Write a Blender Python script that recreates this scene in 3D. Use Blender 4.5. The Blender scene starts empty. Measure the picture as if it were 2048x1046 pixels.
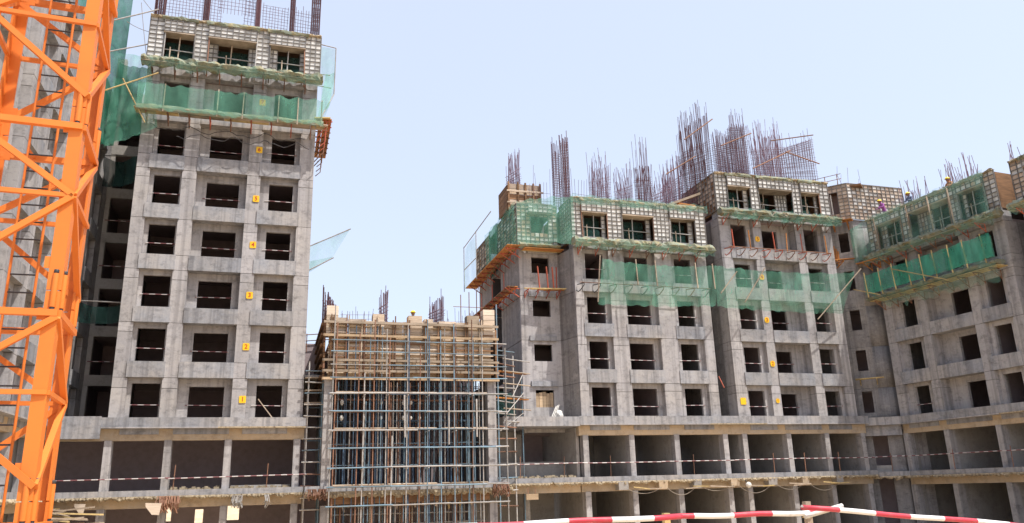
import bpy, bmesh, math, random
from mathutils import Vector, Matrix, noise
random.seed(7)
R = math.radians
scene = bpy.context.scene
C = scene.collection

# ------------------------------------------------------------------ camera
cam_d = bpy.data.cameras.new('camera'); cam = bpy.data.objects.new('camera', cam_d); C.objects.link(cam)
RM = ((0.95870793, 0.05419548, 0.27918088), (-0.28315327, 0.27344516, 0.91926708), (-0.02652054, -0.96035962, 0.27749967))
M3 = Matrix(((RM[0][0], -RM[0][1], -RM[0][2]), (RM[1][0], -RM[1][1], -RM[1][2]), (RM[2][0], -RM[2][1], -RM[2][2])))
cam.matrix_world = M3.to_4x4()
cam_d.sensor_fit = 'HORIZONTAL'; cam_d.sensor_width = 36.0; cam_d.lens = 36.0 * 1580.0 / 2048.0
cam_d.clip_end = 3000.0; cam_d.clip_start = 0.1
scene.camera = cam

# ------------------------------------------------------------------ sky, sun, exposure
SUN_AZ, SUN_EL = R(38.0), R(62.0)
w = bpy.data.worlds.new('World'); scene.world = w; w.use_nodes = True
nt = w.node_tree; nt.nodes.clear()
sk = nt.nodes.new('ShaderNodeTexSky'); sk.sky_type = 'NISHITA'; sk.sun_disc = False
sk.sun_elevation = SUN_EL; sk.sun_rotation = math.pi - SUN_AZ
sk.air_density = 1.0; sk.dust_density = 4.0; sk.ozone_density = 1.0; sk.altitude = 200
bg = nt.nodes.new('ShaderNodeBackground'); bg.inputs[1].default_value = 0.13
wo = nt.nodes.new('ShaderNodeOutputWorld')
hz = nt.nodes.new('ShaderNodeMix'); hz.data_type = 'RGBA'; hz.inputs[0].default_value = 0.6
hz.inputs[7].default_value = (3.38, 3.66, 4.35, 1.0)   # even pale midday haze over the whole sky
nt.links.new(sk.outputs[0], hz.inputs[6]); nt.links.new(hz.outputs[2], bg.inputs[0]); nt.links.new(bg.outputs[0], wo.inputs[0])
sl = bpy.data.lights.new('sun', 'SUN'); sl.energy = 2.7; sl.angle = R(0.6); sl.color = (1.0, 0.955, 0.88)
so = bpy.data.objects.new('sun', sl); C.objects.link(so)
sv = Vector((math.sin(SUN_AZ) * math.cos(SUN_EL), -math.cos(SUN_AZ) * math.cos(SUN_EL), math.sin(SUN_EL)))
so.rotation_euler = sv.to_track_quat('Z', 'Y').to_euler(); so.location = (20, -20, 60)
scene.view_settings.view_transform = 'Standard'; scene.view_settings.look = 'None'
scene.view_settings.gamma = 1.0; scene.view_settings.exposure = 1.1
scene.view_settings.use_curve_mapping = False

# ------------------------------------------------------------------ materials
def newmat(name):
    m = bpy.data.materials.new(name); m.use_nodes = True
    n = m.node_tree; n.nodes.clear()
    out = n.nodes.new('ShaderNodeOutputMaterial'); b = n.nodes.new('ShaderNodeBsdfPrincipled')
    n.links.new(b.outputs[0], out.inputs[0])
    return m, n, b, out

def _n(n, t, **kw):
    x = n.nodes.new(t)
    for k, v in kw.items(): setattr(x, k, v)
    return x

def mixc(n, fac, a, b, mode='MIX'):
    x = n.nodes.new('ShaderNodeMix'); x.data_type = 'RGBA'; x.blend_type = mode
    for s, v in ((x.inputs[0], fac), (x.inputs[6], a), (x.inputs[7], b)):
        if hasattr(v, 'links'): n.links.new(v, s)
        elif isinstance(v, (int, float)): s.default_value = v
        else: s.default_value = (v[0], v[1], v[2], 1)
    return x.outputs[2]

def noise_fac(n, vec, scale, detail, lo, hi, rough=0.6):
    t = _n(n, 'ShaderNodeTexNoise'); t.inputs['Scale'].default_value = scale; t.inputs['Detail'].default_value = detail
    t.inputs['Roughness'].default_value = rough
    n.links.new(vec, t.inputs['Vector'])
    r = _n(n, 'ShaderNodeMapRange'); r.inputs[1].default_value = lo; r.inputs[2].default_value = hi
    n.links.new(t.outputs[0], r.inputs[0])
    return r.outputs[0]

def scaled(n, vec, s):
    m = _n(n, 'ShaderNodeVectorMath', operation='MULTIPLY'); m.inputs[1].default_value = s
    n.links.new(vec, m.inputs[0]); return m.outputs[0]

def concrete(name, base, warm, dark, streak=0.5, vary=0.12, pour=True):
    m, n, b, out = newmat(name)
    g = _n(n, 'ShaderNodeNewGeometry'); pos = g.outputs['Position']
    f1 = noise_fac(n, pos, 0.42, 5, 0.38, 0.66)
    col = mixc(n, f1, base, warm)
    f2 = noise_fac(n, scaled(n, pos, (2.6, 2.6, 0.22)), 1.0, 5, 0.52, 0.78)
    mm = _n(n, 'ShaderNodeMath', operation='MULTIPLY'); n.links.new(f2, mm.inputs[0]); mm.inputs[1].default_value = streak
    col = mixc(n, mm.outputs[0], col, dark)
    f3 = noise_fac(n, pos, 1.7, 6, 0.50, 0.72, 0.7)
    m3 = _n(n, 'ShaderNodeMath', operation='MULTIPLY'); n.links.new(f3, m3.inputs[0]); m3.inputs[1].default_value = 0.75
    col = mixc(n, m3.outputs[0], col, dark)
    f4 = noise_fac(n, pos, 9.0, 4, 0.3, 0.75)
    col = mixc(n, f4, col, mixc(n, 0.22, col, (0.50, 0.48, 0.455)))
    # pale laitance patches
    f5 = noise_fac(n, scaled(n, pos, (0.7, 0.7, 1.5)), 1.3, 5, 0.58, 0.80)
    m5 = _n(n, 'ShaderNodeMath', operation='MULTIPLY'); n.links.new(f5, m5.inputs[0]); m5.inputs[1].default_value = 0.55
    col = mixc(n, m5.outputs[0], col, (0.47, 0.44, 0.405))
    if pour:   # run marks: narrow vertical bands left by the shutter panels and by rain
        f6 = noise_fac(n, scaled(n, pos, (4.2, 4.2, 0.05)), 1.0, 3, 0.48, 0.66, 0.5)
        m6 = _n(n, 'ShaderNodeMath', operation='MULTIPLY'); n.links.new(f6, m6.inputs[0]); m6.inputs[1].default_value = 0.42
        col = mixc(n, m6.outputs[0], col, dark)
        f7 = noise_fac(n, scaled(n, pos, (0.9, 0.9, 2.4)), 1.6, 6, 0.56, 0.70, 0.7)
        m7 = _n(n, 'ShaderNodeMath', operation='MULTIPLY'); n.links.new(f7, m7.inputs[0]); m7.inputs[1].default_value = 0.5
        col = mixc(n, m7.outputs[0], col, tuple(c * 0.8 for c in dark))
    oi = _n(n, 'ShaderNodeObjectInfo')
    r2 = _n(n, 'ShaderNodeMapRange'); r2.inputs[3].default_value = 1 - vary; r2.inputs[4].default_value = 1 + vary
    n.links.new(oi.outputs['Random'], r2.inputs[0])
    vm = _n(n, 'ShaderNodeVectorMath', operation='SCALE'); n.links.new(col, vm.inputs[0]); n.links.new(r2.outputs[0], vm.inputs['Scale'])
    n.links.new(vm.outputs[0], b.inputs['Base Color'])
    b.inputs['Roughness'].default_value = 0.92; b.inputs['Specular IOR Level'].default_value = 0.2
    bp = _n(n, 'ShaderNodeBump'); bp.inputs['Strength'].default_value = 0.35; bp.inputs['Distance'].default_value = 0.03
    t = _n(n, 'ShaderNodeTexNoise'); t.inputs['Scale'].default_value = 6.0; t.inputs['Detail'].default_value = 8
    n.links.new(pos, t.inputs['Vector']); n.links.new(t.outputs[0], bp.inputs['Height'])
    n.links.new(bp.outputs[0], b.inputs['Normal'])
    return m

def plain(name, col, rough=0.8, vary=0.25, metal=0.0, nscale=3.0, namp=0.35, dirt=None, spec=0.3):
    m, n, b, out = newmat(name)
    g = _n(n, 'ShaderNodeNewGeometry')
    d = dirt or tuple(c * 0.45 for c in col)
    f = noise_fac(n, g.outputs['Position'], nscale, 5, 0.42, 0.75)
    mm = _n(n, 'ShaderNodeMath', operation='MULTIPLY'); n.links.new(f, mm.inputs[0]); mm.inputs[1].default_value = namp
    c = mixc(n, mm.outputs[0], col, d)
    oi = _n(n, 'ShaderNodeObjectInfo')
    r2 = _n(n, 'ShaderNodeMapRange'); r2.inputs[3].default_value = 1 - vary; r2.inputs[4].default_value = 1 + vary
    n.links.new(oi.outputs['Random'], r2.inputs[0])
    vm = _n(n, 'ShaderNodeVectorMath', operation='SCALE'); n.links.new(c, vm.inputs[0]); n.links.new(r2.outputs[0], vm.inputs['Scale'])
    n.links.new(vm.outputs[0], b.inputs['Base Color'])
    b.inputs['Roughness'].default_value = rough; b.inputs['Metallic'].default_value = metal
    b.inputs['Specular IOR Level'].default_value = spec
    return m

def wood(name, col, dark, vary=0.3, sc=(1.2, 1.2, 14.0)):
    m, n, b, out = newmat(name)
    g = _n(n, 'ShaderNodeNewGeometry')
    f = noise_fac(n, scaled(n, g.outputs['Position'], sc), 1.2, 5, 0.35, 0.72)
    c = mixc(n, f, col, dark)
    f2 = noise_fac(n, g.outputs['Position'], 0.8, 4, 0.5, 0.75)
    c = mixc(n, f2, c, tuple(x * 0.6 for x in dark))
    oi = _n(n, 'ShaderNodeObjectInfo')
    r2 = _n(n, 'ShaderNodeMapRange'); r2.inputs[3].default_value = 1 - vary; r2.inputs[4].default_value = 1 + vary
    n.links.new(oi.outputs['Random'], r2.inputs[0])
    vm = _n(n, 'ShaderNodeVectorMath', operation='SCALE'); n.links.new(c, vm.inputs[0]); n.links.new(r2.outputs[0], vm.inputs['Scale'])
    n.links.new(vm.outputs[0], b.inputs['Base Color']); b.inputs['Roughness'].default_value = 0.85
    b.inputs['Specular IOR Level'].default_value = 0.2
    return m

def netmat(name, col, alpha):
    m, n, b, out = newmat(name)
    n.nodes.remove(b)
    g = _n(n, 'ShaderNodeNewGeometry')
    d = _n(n, 'ShaderNodeBsdfDiffuse'); t = _n(n, 'ShaderNodeBsdfTranslucent'); tr = _n(n, 'ShaderNodeBsdfTransparent')
    f = noise_fac(n, scaled(n, g.outputs['Position'], (1.6, 1.6, 0.7)), 1.2, 5, 0.35, 0.7)
    c = mixc(n, f, col, tuple(x * 0.6 for x in col))
    n.links.new(c, d.inputs[0]); n.links.new(c, t.inputs[0])
    a = _n(n, 'ShaderNodeMixShader'); a.inputs[0].default_value = 0.4
    n.links.new(d.outputs[0], a.inputs[1]); n.links.new(t.outputs[0], a.inputs[2])
    f3 = noise_fac(n, scaled(n, g.outputs['Position'], (1.0, 1.0, 0.5)), 0.9, 4, 0.3, 0.7)
    r = _n(n, 'ShaderNodeMapRange'); r.inputs[3].default_value = alpha - 0.12; r.inputs[4].default_value = alpha + 0.18
    n.links.new(f3, r.inputs[0])
    mx = _n(n, 'ShaderNodeMixShader'); n.links.new(r.outputs[0], mx.inputs[0])
    n.links.new(tr.outputs[0], mx.inputs[1]); n.links.new(a.outputs[0], mx.inputs[2])
    n.links.new(mx.outputs[0], out.inputs[0])
    return m

def striped(name, period, axis='X', white=(0.72, 0.70, 0.68), red=(0.50, 0.035, 0.06), duty=0.5):
    """red and white painted bands along the object's own length"""
    m, n, b, out = newmat(name)
    tc = _n(n, 'ShaderNodeTexCoord'); sx = _n(n, 'ShaderNodeSeparateXYZ'); n.links.new(tc.outputs['Object'], sx.inputs[0])
    d = _n(n, 'ShaderNodeMath', operation='DIVIDE'); n.links.new(sx.outputs[axis], d.inputs[0]); d.inputs[1].default_value = period
    fr = _n(n, 'ShaderNodeMath', operation='FRACT'); n.links.new(d.outputs[0], fr.inputs[0])
    gt = _n(n, 'ShaderNodeMath', operation='GREATER_THAN'); n.links.new(fr.outputs[0], gt.inputs[0]); gt.inputs[1].default_value = duty
    c = mixc(n, gt.outputs[0], red, white)
    g = _n(n, 'ShaderNodeNewGeometry')
    f = noise_fac(n, g.outputs['Position'], 14, 5, 0.52, 0.8)
    mm = _n(n, 'ShaderNodeMath', operation='MULTIPLY'); n.links.new(f, mm.inputs[0]); mm.inputs[1].default_value = 0.45
    c = mixc(n, mm.outputs[0], c, (0.25, 0.2, 0.17))
    n.links.new(c, b.inputs['Base Color']); b.inputs['Roughness'].default_value = 0.5
    return m

M = {}
M['con'] = concrete('concrete', (0.335, 0.322, 0.333), (0.362, 0.338, 0.325), (0.118, 0.111, 0.114))
M['con2'] = concrete('concrete_spandrel', (0.255, 0.265, 0.295), (0.34, 0.315, 0.30), (0.10, 0.10, 0.11), streak=0.45)
M['conshade'] = concrete('concrete_side_shade', (0.21, 0.20, 0.205), (0.23, 0.21, 0.195), (0.085, 0.08, 0.08), streak=0.75)  # darker copy of the concrete: shade of side and corner walls in its colour
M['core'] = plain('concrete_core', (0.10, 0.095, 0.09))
M['inner'] = concrete('concrete_inner', (0.30, 0.285, 0.27), (0.33, 0.30, 0.275), (0.16, 0.15, 0.14), pour=False, streak=0.3)
M['dark'] = plain('concrete_unlit_room', (0.30, 0.245, 0.255), 0.95)
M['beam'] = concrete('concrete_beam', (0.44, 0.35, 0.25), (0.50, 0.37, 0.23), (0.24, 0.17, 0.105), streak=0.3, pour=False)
M['edge'] = plain('crumbly_mortar', (0.40, 0.33, 0.23), 0.95, nscale=6.0, namp=0.95, dirt=(0.11, 0.08, 0.055))
M['alu'] = plain('formwork_panel', (0.60, 0.59, 0.565), 0.65, vary=0.3, namp=0.85, dirt=(0.22, 0.20, 0.17), nscale=1.6)
M['aluw'] = plain('formwork_panel_rusty', (0.46, 0.36, 0.28), 0.7, vary=0.3, namp=0.6, dirt=(0.18, 0.12, 0.08), nscale=2.0)
M['rib'] = plain('formwork_rib', (0.17, 0.16, 0.15), 0.6, namp=0.5, dirt=(0.10, 0.07, 0.05))
M['ply'] = wood('plywood', (0.57, 0.48, 0.39), (0.42, 0.34, 0.265))
M['gold'] = wood('golden_timber', (0.48, 0.36, 0.24), (0.33, 0.235, 0.145))
M['brown'] = wood('brown_timber', (0.25, 0.14, 0.075), (0.13, 0.075, 0.045))
M['batten'] = wood('batten', (0.46, 0.375, 0.29), (0.29, 0.225, 0.165))
M['bamboo'] = wood('bamboo', (0.55, 0.42, 0.20), (0.36, 0.26, 0.12), sc=(4, 4, 4))
M['orangewood'] = wood('orange_timber', (0.52, 0.23, 0.07), (0.33, 0.13, 0.045))
M['blue'] = plain('blue_pipe', (0.14, 0.225, 0.29), 0.5, vary=0.35, dirt=(0.16, 0.12, 0.09), namp=0.8, nscale=2.5)
M['darkblue'] = plain('dark_blue_prop', (0.055, 0.10, 0.16), 0.55, vary=0.5, dirt=(0.07, 0.05, 0.04), namp=0.8)
M['rust'] = plain('rusty_pipe', (0.22, 0.115, 0.075), 0.75, vary=0.4, dirt=(0.10, 0.06, 0.045), namp=0.7)
M['galv'] = plain('dusty_pipe', (0.37, 0.36, 0.35), 0.6, vary=0.25, dirt=(0.22, 0.16, 0.11), namp=0.8, nscale=4.0)
M['red'] = plain('red_bracket', (0.42, 0.10, 0.06), 0.6, vary=0.3, namp=0.6, dirt=(0.2, 0.08, 0.05))
M['rebar'] = plain('rebar', (0.27, 0.19, 0.235), 0.75, vary=0.2, spec=0.2)  # pale mauve lift: bloom against the bright sky put into the steel colour
M['rebard'] = plain('rebar_dark', (0.19, 0.11, 0.125), 0.8, vary=0.2, spec=0.2)
M['crane'] = plain('orange_crane_paint', (0.66, 0.185, 0.03), 0.5, vary=0.08, namp=0.4, dirt=(0.45, 0.12, 0.03), nscale=1.5)
M['steel'] = plain('dark_steel', (0.05, 0.05, 0.055), 0.5)
M['net'] = netmat('green_net', (0.27, 0.66, 0.49), 0.34)
M['netd'] = netmat('dense_green_net', (0.04, 0.175, 0.115), 0.80)
M['nett'] = netmat('thin_green_net', (0.28, 0.58, 0.46), 0.20)
M['netg'] = netmat('fence_green_net', (0.11, 0.55, 0.38), 0.52)
M['netk'] = netmat('dark_green_net', (0.05, 0.12, 0.11), 0.72)
M['moss'] = plain('bundled_net', (0.20, 0.225, 0.175), 0.95, vary=0.2, namp=1.0, nscale=2.4, dirt=(0.28, 0.22, 0.11))
M['yellow'] = plain('yellow_plate', (0.80, 0.47, 0.02), 0.5, vary=0.05, namp=0.2)
M['redpaint'] = plain('red_paint', (0.45, 0.05, 0.02), 0.5, vary=0.0)
M['rail'] = striped('red_white_pipe', 0.9)
M['rails'] = striped('red_white_thin_pipe', 0.62, white=(0.50, 0.46, 0.45), red=(0.16, 0.04, 0.05), duty=0.5)
M['white'] = plain('white_board', (0.62, 0.60, 0.56), 0.7, vary=0.1)
M['soil'] = concrete('sandy_soil', (0.50, 0.365, 0.22), (0.56, 0.43, 0.27), (0.36, 0.25, 0.14), pour=False)
M['cable'] = plain('dusty_cable', (0.20, 0.17, 0.14), 0.8)
M['helmet'] = plain('helmet_yellow', (0.80, 0.55, 0.02), 0.35, vary=0.0, namp=0.05)
M['skin'] = plain('skin', (0.22, 0.115, 0.07), 0.6, vary=0.0, namp=0.1)
for i, c in enumerate([(0.30, 0.10, 0.30), (0.12, 0.14, 0.22), (0.35, 0.16, 0.08), (0.10, 0.16, 0.30)]):
    M['cloth%d' % i] = plain('work_clothes_%s' % 'abcd'[i], c, 0.9, vary=0.0, namp=0.3)

# ------------------------------------------------------------------ helpers
def link(o, parent=None):
    C.objects.link(o)
    if parent is not None: o.parent = parent
    return o

def tag(o, label, cat, group=None):
    o['label'] = label; o['category'] = cat
    if group: o['group'] = group
    return o

def thing(name, label, cat, loc=(0, 0, 0), rz=0.0, group=None):
    o = bpy.data.objects.new(name, None); o.empty_display_size = 0.2
    C.objects.link(o); o.location = loc; o.rotation_euler = (0, 0, rz)
    return tag(o, label, cat, group)

_unit = {}
def unit_mesh(kind, mat):
    k = (kind, mat)
    if k in _unit: return _unit[k]
    bm = bmesh.new()
    if kind == 'box': bmesh.ops.create_cube(bm, size=1.0)
    else: bmesh.ops.create_cone(bm, cap_ends=True, segments=8, radius1=1, radius2=1, depth=1.0, matrix=Matrix.Rotation(math.pi / 2, 4, 'Y'))
    me = bpy.data.meshes.new(kind + '_' + mat); bm.to_mesh(me); bm.free()
    if kind != 'box':
        for p in me.polygons: p.use_smooth = len(p.vertices) == 4
    me.materials.append(M[mat]); _unit[k] = me
    return me

def box(parent, name, x0, x1, y0, y1, z0, z1, mat):
    o = bpy.data.objects.new(name, unit_mesh('box', mat))
    o.location = ((x0 + x1) / 2, (y0 + y1) / 2, (z0 + z1) / 2); o.scale = (x1 - x0, y1 - y0, z1 - z0)
    return link(o, parent)

def pipe(parent, name, p, q, r, mat):
    p = Vector(p); q = Vector(q); d = q - p
    o = bpy.data.objects.new(name, unit_mesh('cyl', mat))
    o.location = (p + q) / 2; o.rotation_euler = d.to_track_quat('X', 'Z').to_euler(); o.scale = (d.length, r, r)
    return link(o, parent)

def bar(parent, name, p, q, wd, ht, mat, up='Z'):
    """square timber or flat bar between two points"""
    p = Vector(p); q = Vector(q); d = q - p
    o = bpy.data.objects.new(name, unit_mesh('box', mat))
    o.location = (p + q) / 2; o.rotation_euler = d.to_track_quat('X', up).to_euler(); o.scale = (d.length, wd, ht)
    return link(o, parent)

class MB:
    def __init__(s): s.v = []; s.f = []
    def box(s, x0, x1, y0, y1, z0, z1):
        b = len(s.v)
        s.v += [(x, y, z) for z in (z0, z1) for y in (y0, y1) for x in (x0, x1)]
        for q in ((0, 2, 3, 1), (4, 5, 7, 6), (0, 1, 5, 4), (2, 6, 7, 3), (0, 4, 6, 2), (1, 3, 7, 5)): s.f.append(tuple(b + i for i in q))
    def tube(s, pts, r, n=3):
        pts = [Vector(p) for p in pts]; b = len(s.v)
        for i, p in enumerate(pts):
            d = (pts[min(i + 1, len(pts) - 1)] - pts[max(i - 1, 0)]).normalized()
            a = d.cross(Vector((0.3, 0.9, 0.2)) if abs(d.z) > 0.7 else Vector((0, 0, 1))).normalized(); c = d.cross(a)
            for k in range(n):
                t = 2 * math.pi * k / n; s.v.append(tuple(p + a * (r * math.cos(t)) + c * (r * math.sin(t))))
        for i in range(len(pts) - 1):
            for k in range(n):
                s.f.append((b + i * n + k, b + i * n + (k + 1) % n, b + (i + 1) * n + (k + 1) % n, b + (i + 1) * n + k))
        s.f.append(tuple(b + k for k in reversed(range(n)))); e = b + (len(pts) - 1) * n; s.f.append(tuple(e + k for k in range(n)))
    def build(s, name, mat, parent=None, smooth=False):
        me = bpy.data.meshes.new(name); me.from_pydata(s.v, [], s.f); me.update()
        if smooth:
            for p in me.polygons: p.use_smooth = True
        me.materials.append(M[mat])
        return link(bpy.data.objects.new(name, me), parent)

def sheet(name, corners, nu, nv, mat, parent=None, wr=0.12, sag=0.0, seed=0, thick=0.0, ragged=0.0):
    """a hung cloth or net: bilinear patch a(top-left) b(top-right) c(bottom-right) d(bottom-left) with folds"""
    a, b, c, d = [Vector(p) for p in corners]
    nrm = (b - a).cross(d - a).normalized()
    vs = []; fs = []
    for j in range(nv + 1):
        v = j / nv
        for i in range(nu + 1):
            u = i / nu
            p = a.lerp(b, u).lerp(d.lerp(c, u), v)
            q = Vector((p.x * 0.9 + seed, p.y * 0.9, p.z * 0.35))
            off = noise.noise(q) + 0.5 * noise.noise(q * 2.7) + 0.35 * noise.noise(Vector((p.x * 5 + seed, p.y * 5, p.z * 0.5)))
            p = p + nrm * (wr * off) + Vector((0, 0, -sag * 4 * u * (1 - u) * (0.4 + 0.6 * (1 - v))))
            if ragged and (j == 0 or j == nv): p.z += ragged * noise.noise(Vector((p.x * 2 + seed, p.y * 2, 3)))
            vs.append(tuple(p))
    for j in range(nv):
        for i in range(nu):
            k = j * (nu + 1) + i; fs.append((k, k + 1, k + nu + 2, k + nu + 1))
    me = bpy.data.meshes.new(name); me.from_pydata(vs, [], fs); me.update()
    for p in me.polygons: p.use_smooth = True
    me.materials.append(M[mat])
    return link(bpy.data.objects.new(name, me), parent)

ORD = ['first', 'second', 'third', 'fourth', 'fifth', 'sixth', 'seventh', 'eighth']
PI = math.pi

# ------------------------------------------------------------------ ground
def ground_z(x, y):
    if y < 9.0: z = -1.65
    elif y < 15.0: z = -1.65 - 2.0 * (y - 9.0) / 6.0
    elif y < 72: z = -3.65
    elif y < 80: z = -3.65 + 3.2 * (y - 72) / 8
    else: z = -0.45
    return z
def make_ground():
    ys = [-600, -200, -60, -20, -8, 0, 4, 7, 8, 9, 10, 11.5, 13, 15, 18, 22, 28, 34, 40, 46, 52, 58, 64, 70, 72, 74, 76, 78, 80, 90, 120, 200, 400, 900]
    xs = [-900, -400, -200, -100, -60, -40] + [x for x in range(-34, 70, 3)] + [80, 100, 150, 300, 900]
    vs = []; fs = []
    for y in ys:
        for x in xs:
            n = noise.noise(Vector((x * 0.21, y * 0.21, 0))) * 0.16 if -20 < y < 100 else 0
            if abs(y - 46) < 16: n *= 0.2
            vs.append((x, y, ground_z(x, y) + n))
    m = len(xs)
    for j in range(len(ys) - 1):
        for i in range(m - 1):
            k = j * m + i; fs.append((k, k + 1, k + m + 1, k + m))
    me = bpy.data.meshes.new('ground'); me.from_pydata(vs, [], fs); me.update(); me.materials.append(M['soil'])
    for p in me.polygons: p.use_smooth = True
    o = link(bpy.data.objects.new('ground', me)); o['kind'] = 'structure'
make_ground()

# ------------------------------------------------------------------ facade modules
SILL = 4.15
def facade(T, W, recs, nfl, sill=SILL, depth=6.0, joints=True, proud=0.05, base=None, left_wall=True, right_wall=True):
    """recs: list of (x0, x1, w0, w1, recess_depth, lintel_top). local x along the front, y into the building"""
    edges = [0.0]
    for r in recs: edges += [r[0], r[1]]
    edges.append(W)
    piers = [(edges[i], edges[i + 1]) for i in range(0, len(edges), 2)]
    zb = sill - 0.86 if base is None else base
    PD_ = max(0.75, max(r[4] for r in recs) + 0.26)
    box(T, 'top_band', 0.0, W, -0.045, 0.8, sill + 3.0 * nfl - 0.86, sill + 3.0 * nfl - 0.05, 'con2')
    ztop = sill + 3.0 * nfl - 0.885
    for (a, b) in piers:
        box(T, 'pier_core', a + 0.03, b - 0.03, 0.03, PD_ - 0.03, zb, ztop - 0.01, 'core')
    for n in range(nfl):
        zs = sill + 3.0 * n
        for pi, (a, b) in enumerate(piers):
            j1 = zs - 0.86; j2 = zs + 2.115
            cuts = [j1, j2]
            if joints and (n % 2 == 0 or random.random() < 0.25): cuts = [j1, zs + 1.58 + random.uniform(-0.04, 0.04), j2]
            elif joints and random.random() < 0.4: cuts = [j1, zs - 0.02, j2]
            for k in range(len(cuts) - 1):
                e = random.uniform(-0.008, 0.008)
                box(T, 'pier', a, b, e, PD_, cuts[k] + (0.028 if k else 0), cuts[k + 1], 'con')
        for ri, (x0, x1, w0, w1, d, wt) in enumerate(recs):
            e = random.uniform(-0.01, 0.012); ex = 0.0 if d > 0.5 else 0.08
            box(T, 'spandrel', x0 - ex, x1 + ex, -proud - 0.02 + e, d + 0.28, zs - 0.86, zs - 0.004, 'con2')
            m = MB()
            m.box(x0 - 0.02, w0, d, d + 0.2, zs - 0.01, zs + wt)
            m.box(w1, x1 + 0.02, d, d + 0.2, zs - 0.01, zs + wt)
            m.box(x0 - 0.02, x1 + 0.02, d, d + 0.2, zs + wt, zs + 2.145)
            m.build('window_wall', 'con', T)
        box(T, 'floor_slab', 0.22, W - 0.22, 0.72, depth, zs - 0.22, zs - 0.03, 'dark')
        if left_wall: box(T, 'side_wall', 0.012, 0.24, 0.76, depth, zs - 0.86, zs + 2.12, 'conshade')
        if right_wall: box(T, 'side_wall', W - 0.24, W - 0.012, 0.76, depth, zs - 0.86, zs + 2.12, 'conshade')
        box(T, 'back_wall', 0.24, W - 0.24, depth - 0.2, depth - 0.01, zs - 0.86, zs + 2.12, 'dark')
        if n == nfl - 1: box(T, 'roof_slab', 0.05, W - 0.05, 0.45, depth, zs + 2.13, zs + 2.3, 'dark')
        for xp in (piers[1][0] + 0.3, piers[2][0] + 0.3) if len(piers) > 2 else ():
            box(T, 'partition', xp, xp + 0.15, 0.8, depth - 0.25, zs - 0.02, zs + 2.75, 'dark')

TOPSLAB = True
RAILG = 'red and white guard rails across window openings'
def window_rails(T, recs, nfl, bname, sill=SILL, skip=()):
    names = ['left', 'middle', 'right']
    for n in range(nfl):
        for i, (x0, x1, w0, w1, d, wt) in enumerate(recs):
            if (n, i) in skip or i > 2: continue
            z = sill + 3 * n + 0.72 + random.uniform(-0.05, 0.05); dz = random.uniform(-0.03, 0.03)
            p = T.matrix_world @ Vector((w0 - 0.12, d - 0.035, z)); q = T.matrix_world @ Vector((w1 + 0.12, d - 0.035, z + dz))
            o = pipe(None, 'guard_rail', p, q, 0.028, 'rails')
            # own mesh with real length so that its bands keep their size
            L = (q - p).length; m = MB(); m.tube([(random.uniform(-0.15, 0.15) - L / 2, 0, 0), (L / 2, 0, 0)], 0.021, 6)
            me = bpy.data.meshes.new('guard_rail'); me.from_pydata(m.v, [], m.f); me.materials.append(M['rails'])
            o.data = me; o.scale = (1, 1, 1)
            tag(o, 'red and white rail across the %s window, %s row of the %s' % (names[i], ORD[n], bname), 'guard rail', RAILG)

def upd(): bpy.context.view_layer.update()

# ---- tower on the left
RA = [(0.72, 2.44, 0.92, 2.33, 0.32, 1.86), (3.22, 6.02, 3.76, 5.57, 0.62, 1.74), (6.77, 8.95, 7.28, 8.65, 0.32, 1.80)]
A = thing('apartment_tower', 'tall grey concrete apartment tower under construction beside the orange crane mast', 'building', (-8.25, 46.0, 0))
facade(A, 9.8, RA, 7)
# ---- block in the middle right (B1), block beside it (B2)
RB1 = [(0.6, 2.5, 0.91, 2.21, 0.30, 1.87), (3.6, 5.95, 3.88, 5.62, 0.50, 1.84), (7.2, 9.2, 7.55, 8.83, 0.30, 1.85)]
B1 = thing('apartment_block', 'five storey concrete block with a narrow bay beside the timber shuttered hall', 'building', (18.6, 47.1, 0.17))
facade(B1, 9.92, RB1, 4)
RB2 = [(0.85, 2.75, 1.13, 2.38, 0.32, 1.80), (3.45, 6.35, 3.68, 5.33, 0.85, 1.66), (7.05, 8.75, 7.29, 8.51, 0.32, 1.82)]
B2 = thing('apartment_block', 'six storey concrete block with the tallest rebar walls on its roof', 'building', (29.86, 47.1, 0.12))
facade(B2, 9.5, RB2, 5)
# ---- wing on the right, coming towards the camera
RC = [(0.75, 3.0, 1.32, 2.47, 0.32, 1.90), (3.7, 7.0, 5.0, 6.6, 0.85, 1.75), (7.7, 9.6, 8.0, 9.2, 0.32, 1.85)]
CW = thing('apartment_wing', 'concrete wing coming forward at the right edge behind a sloping green net', 'building', (42.1, 46.1, 0.05), math.atan2(-0.997, 0.08))
facade(CW, 10.3, RC, 4)
CW2 = thing('apartment_wing', 'concrete wing nearest the camera, cut by the right edge of the picture', 'building', (42.1 + 0.08 * 11.6, 46.1 - 0.997 * 11.6, 0.05), math.atan2(-0.997, 0.08))
facade(CW2, 10.3, RC, 4)
# ---- wing behind the crane on the left
RD = [(0.8, 2.6, 1.1, 2.3, 0.3, 1.85), (3.4, 6.2, 3.9, 5.7, 0.6, 1.75), (7.0, 9.0, 7.3, 8.7, 0.3, 1.85), (10.0, 12.0, 10.3, 11.6, 0.3, 1.85), (13.4, 15.2, 13.9, 14.7, 0.3, 1.4)]
DW = thing('apartment_wing', 'shadowy concrete wing behind the orange crane mast under dense green net', 'building', (-11.0, 36.0, 0), PI / 2)
facade(DW, 16.6, RD, 7)
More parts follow.
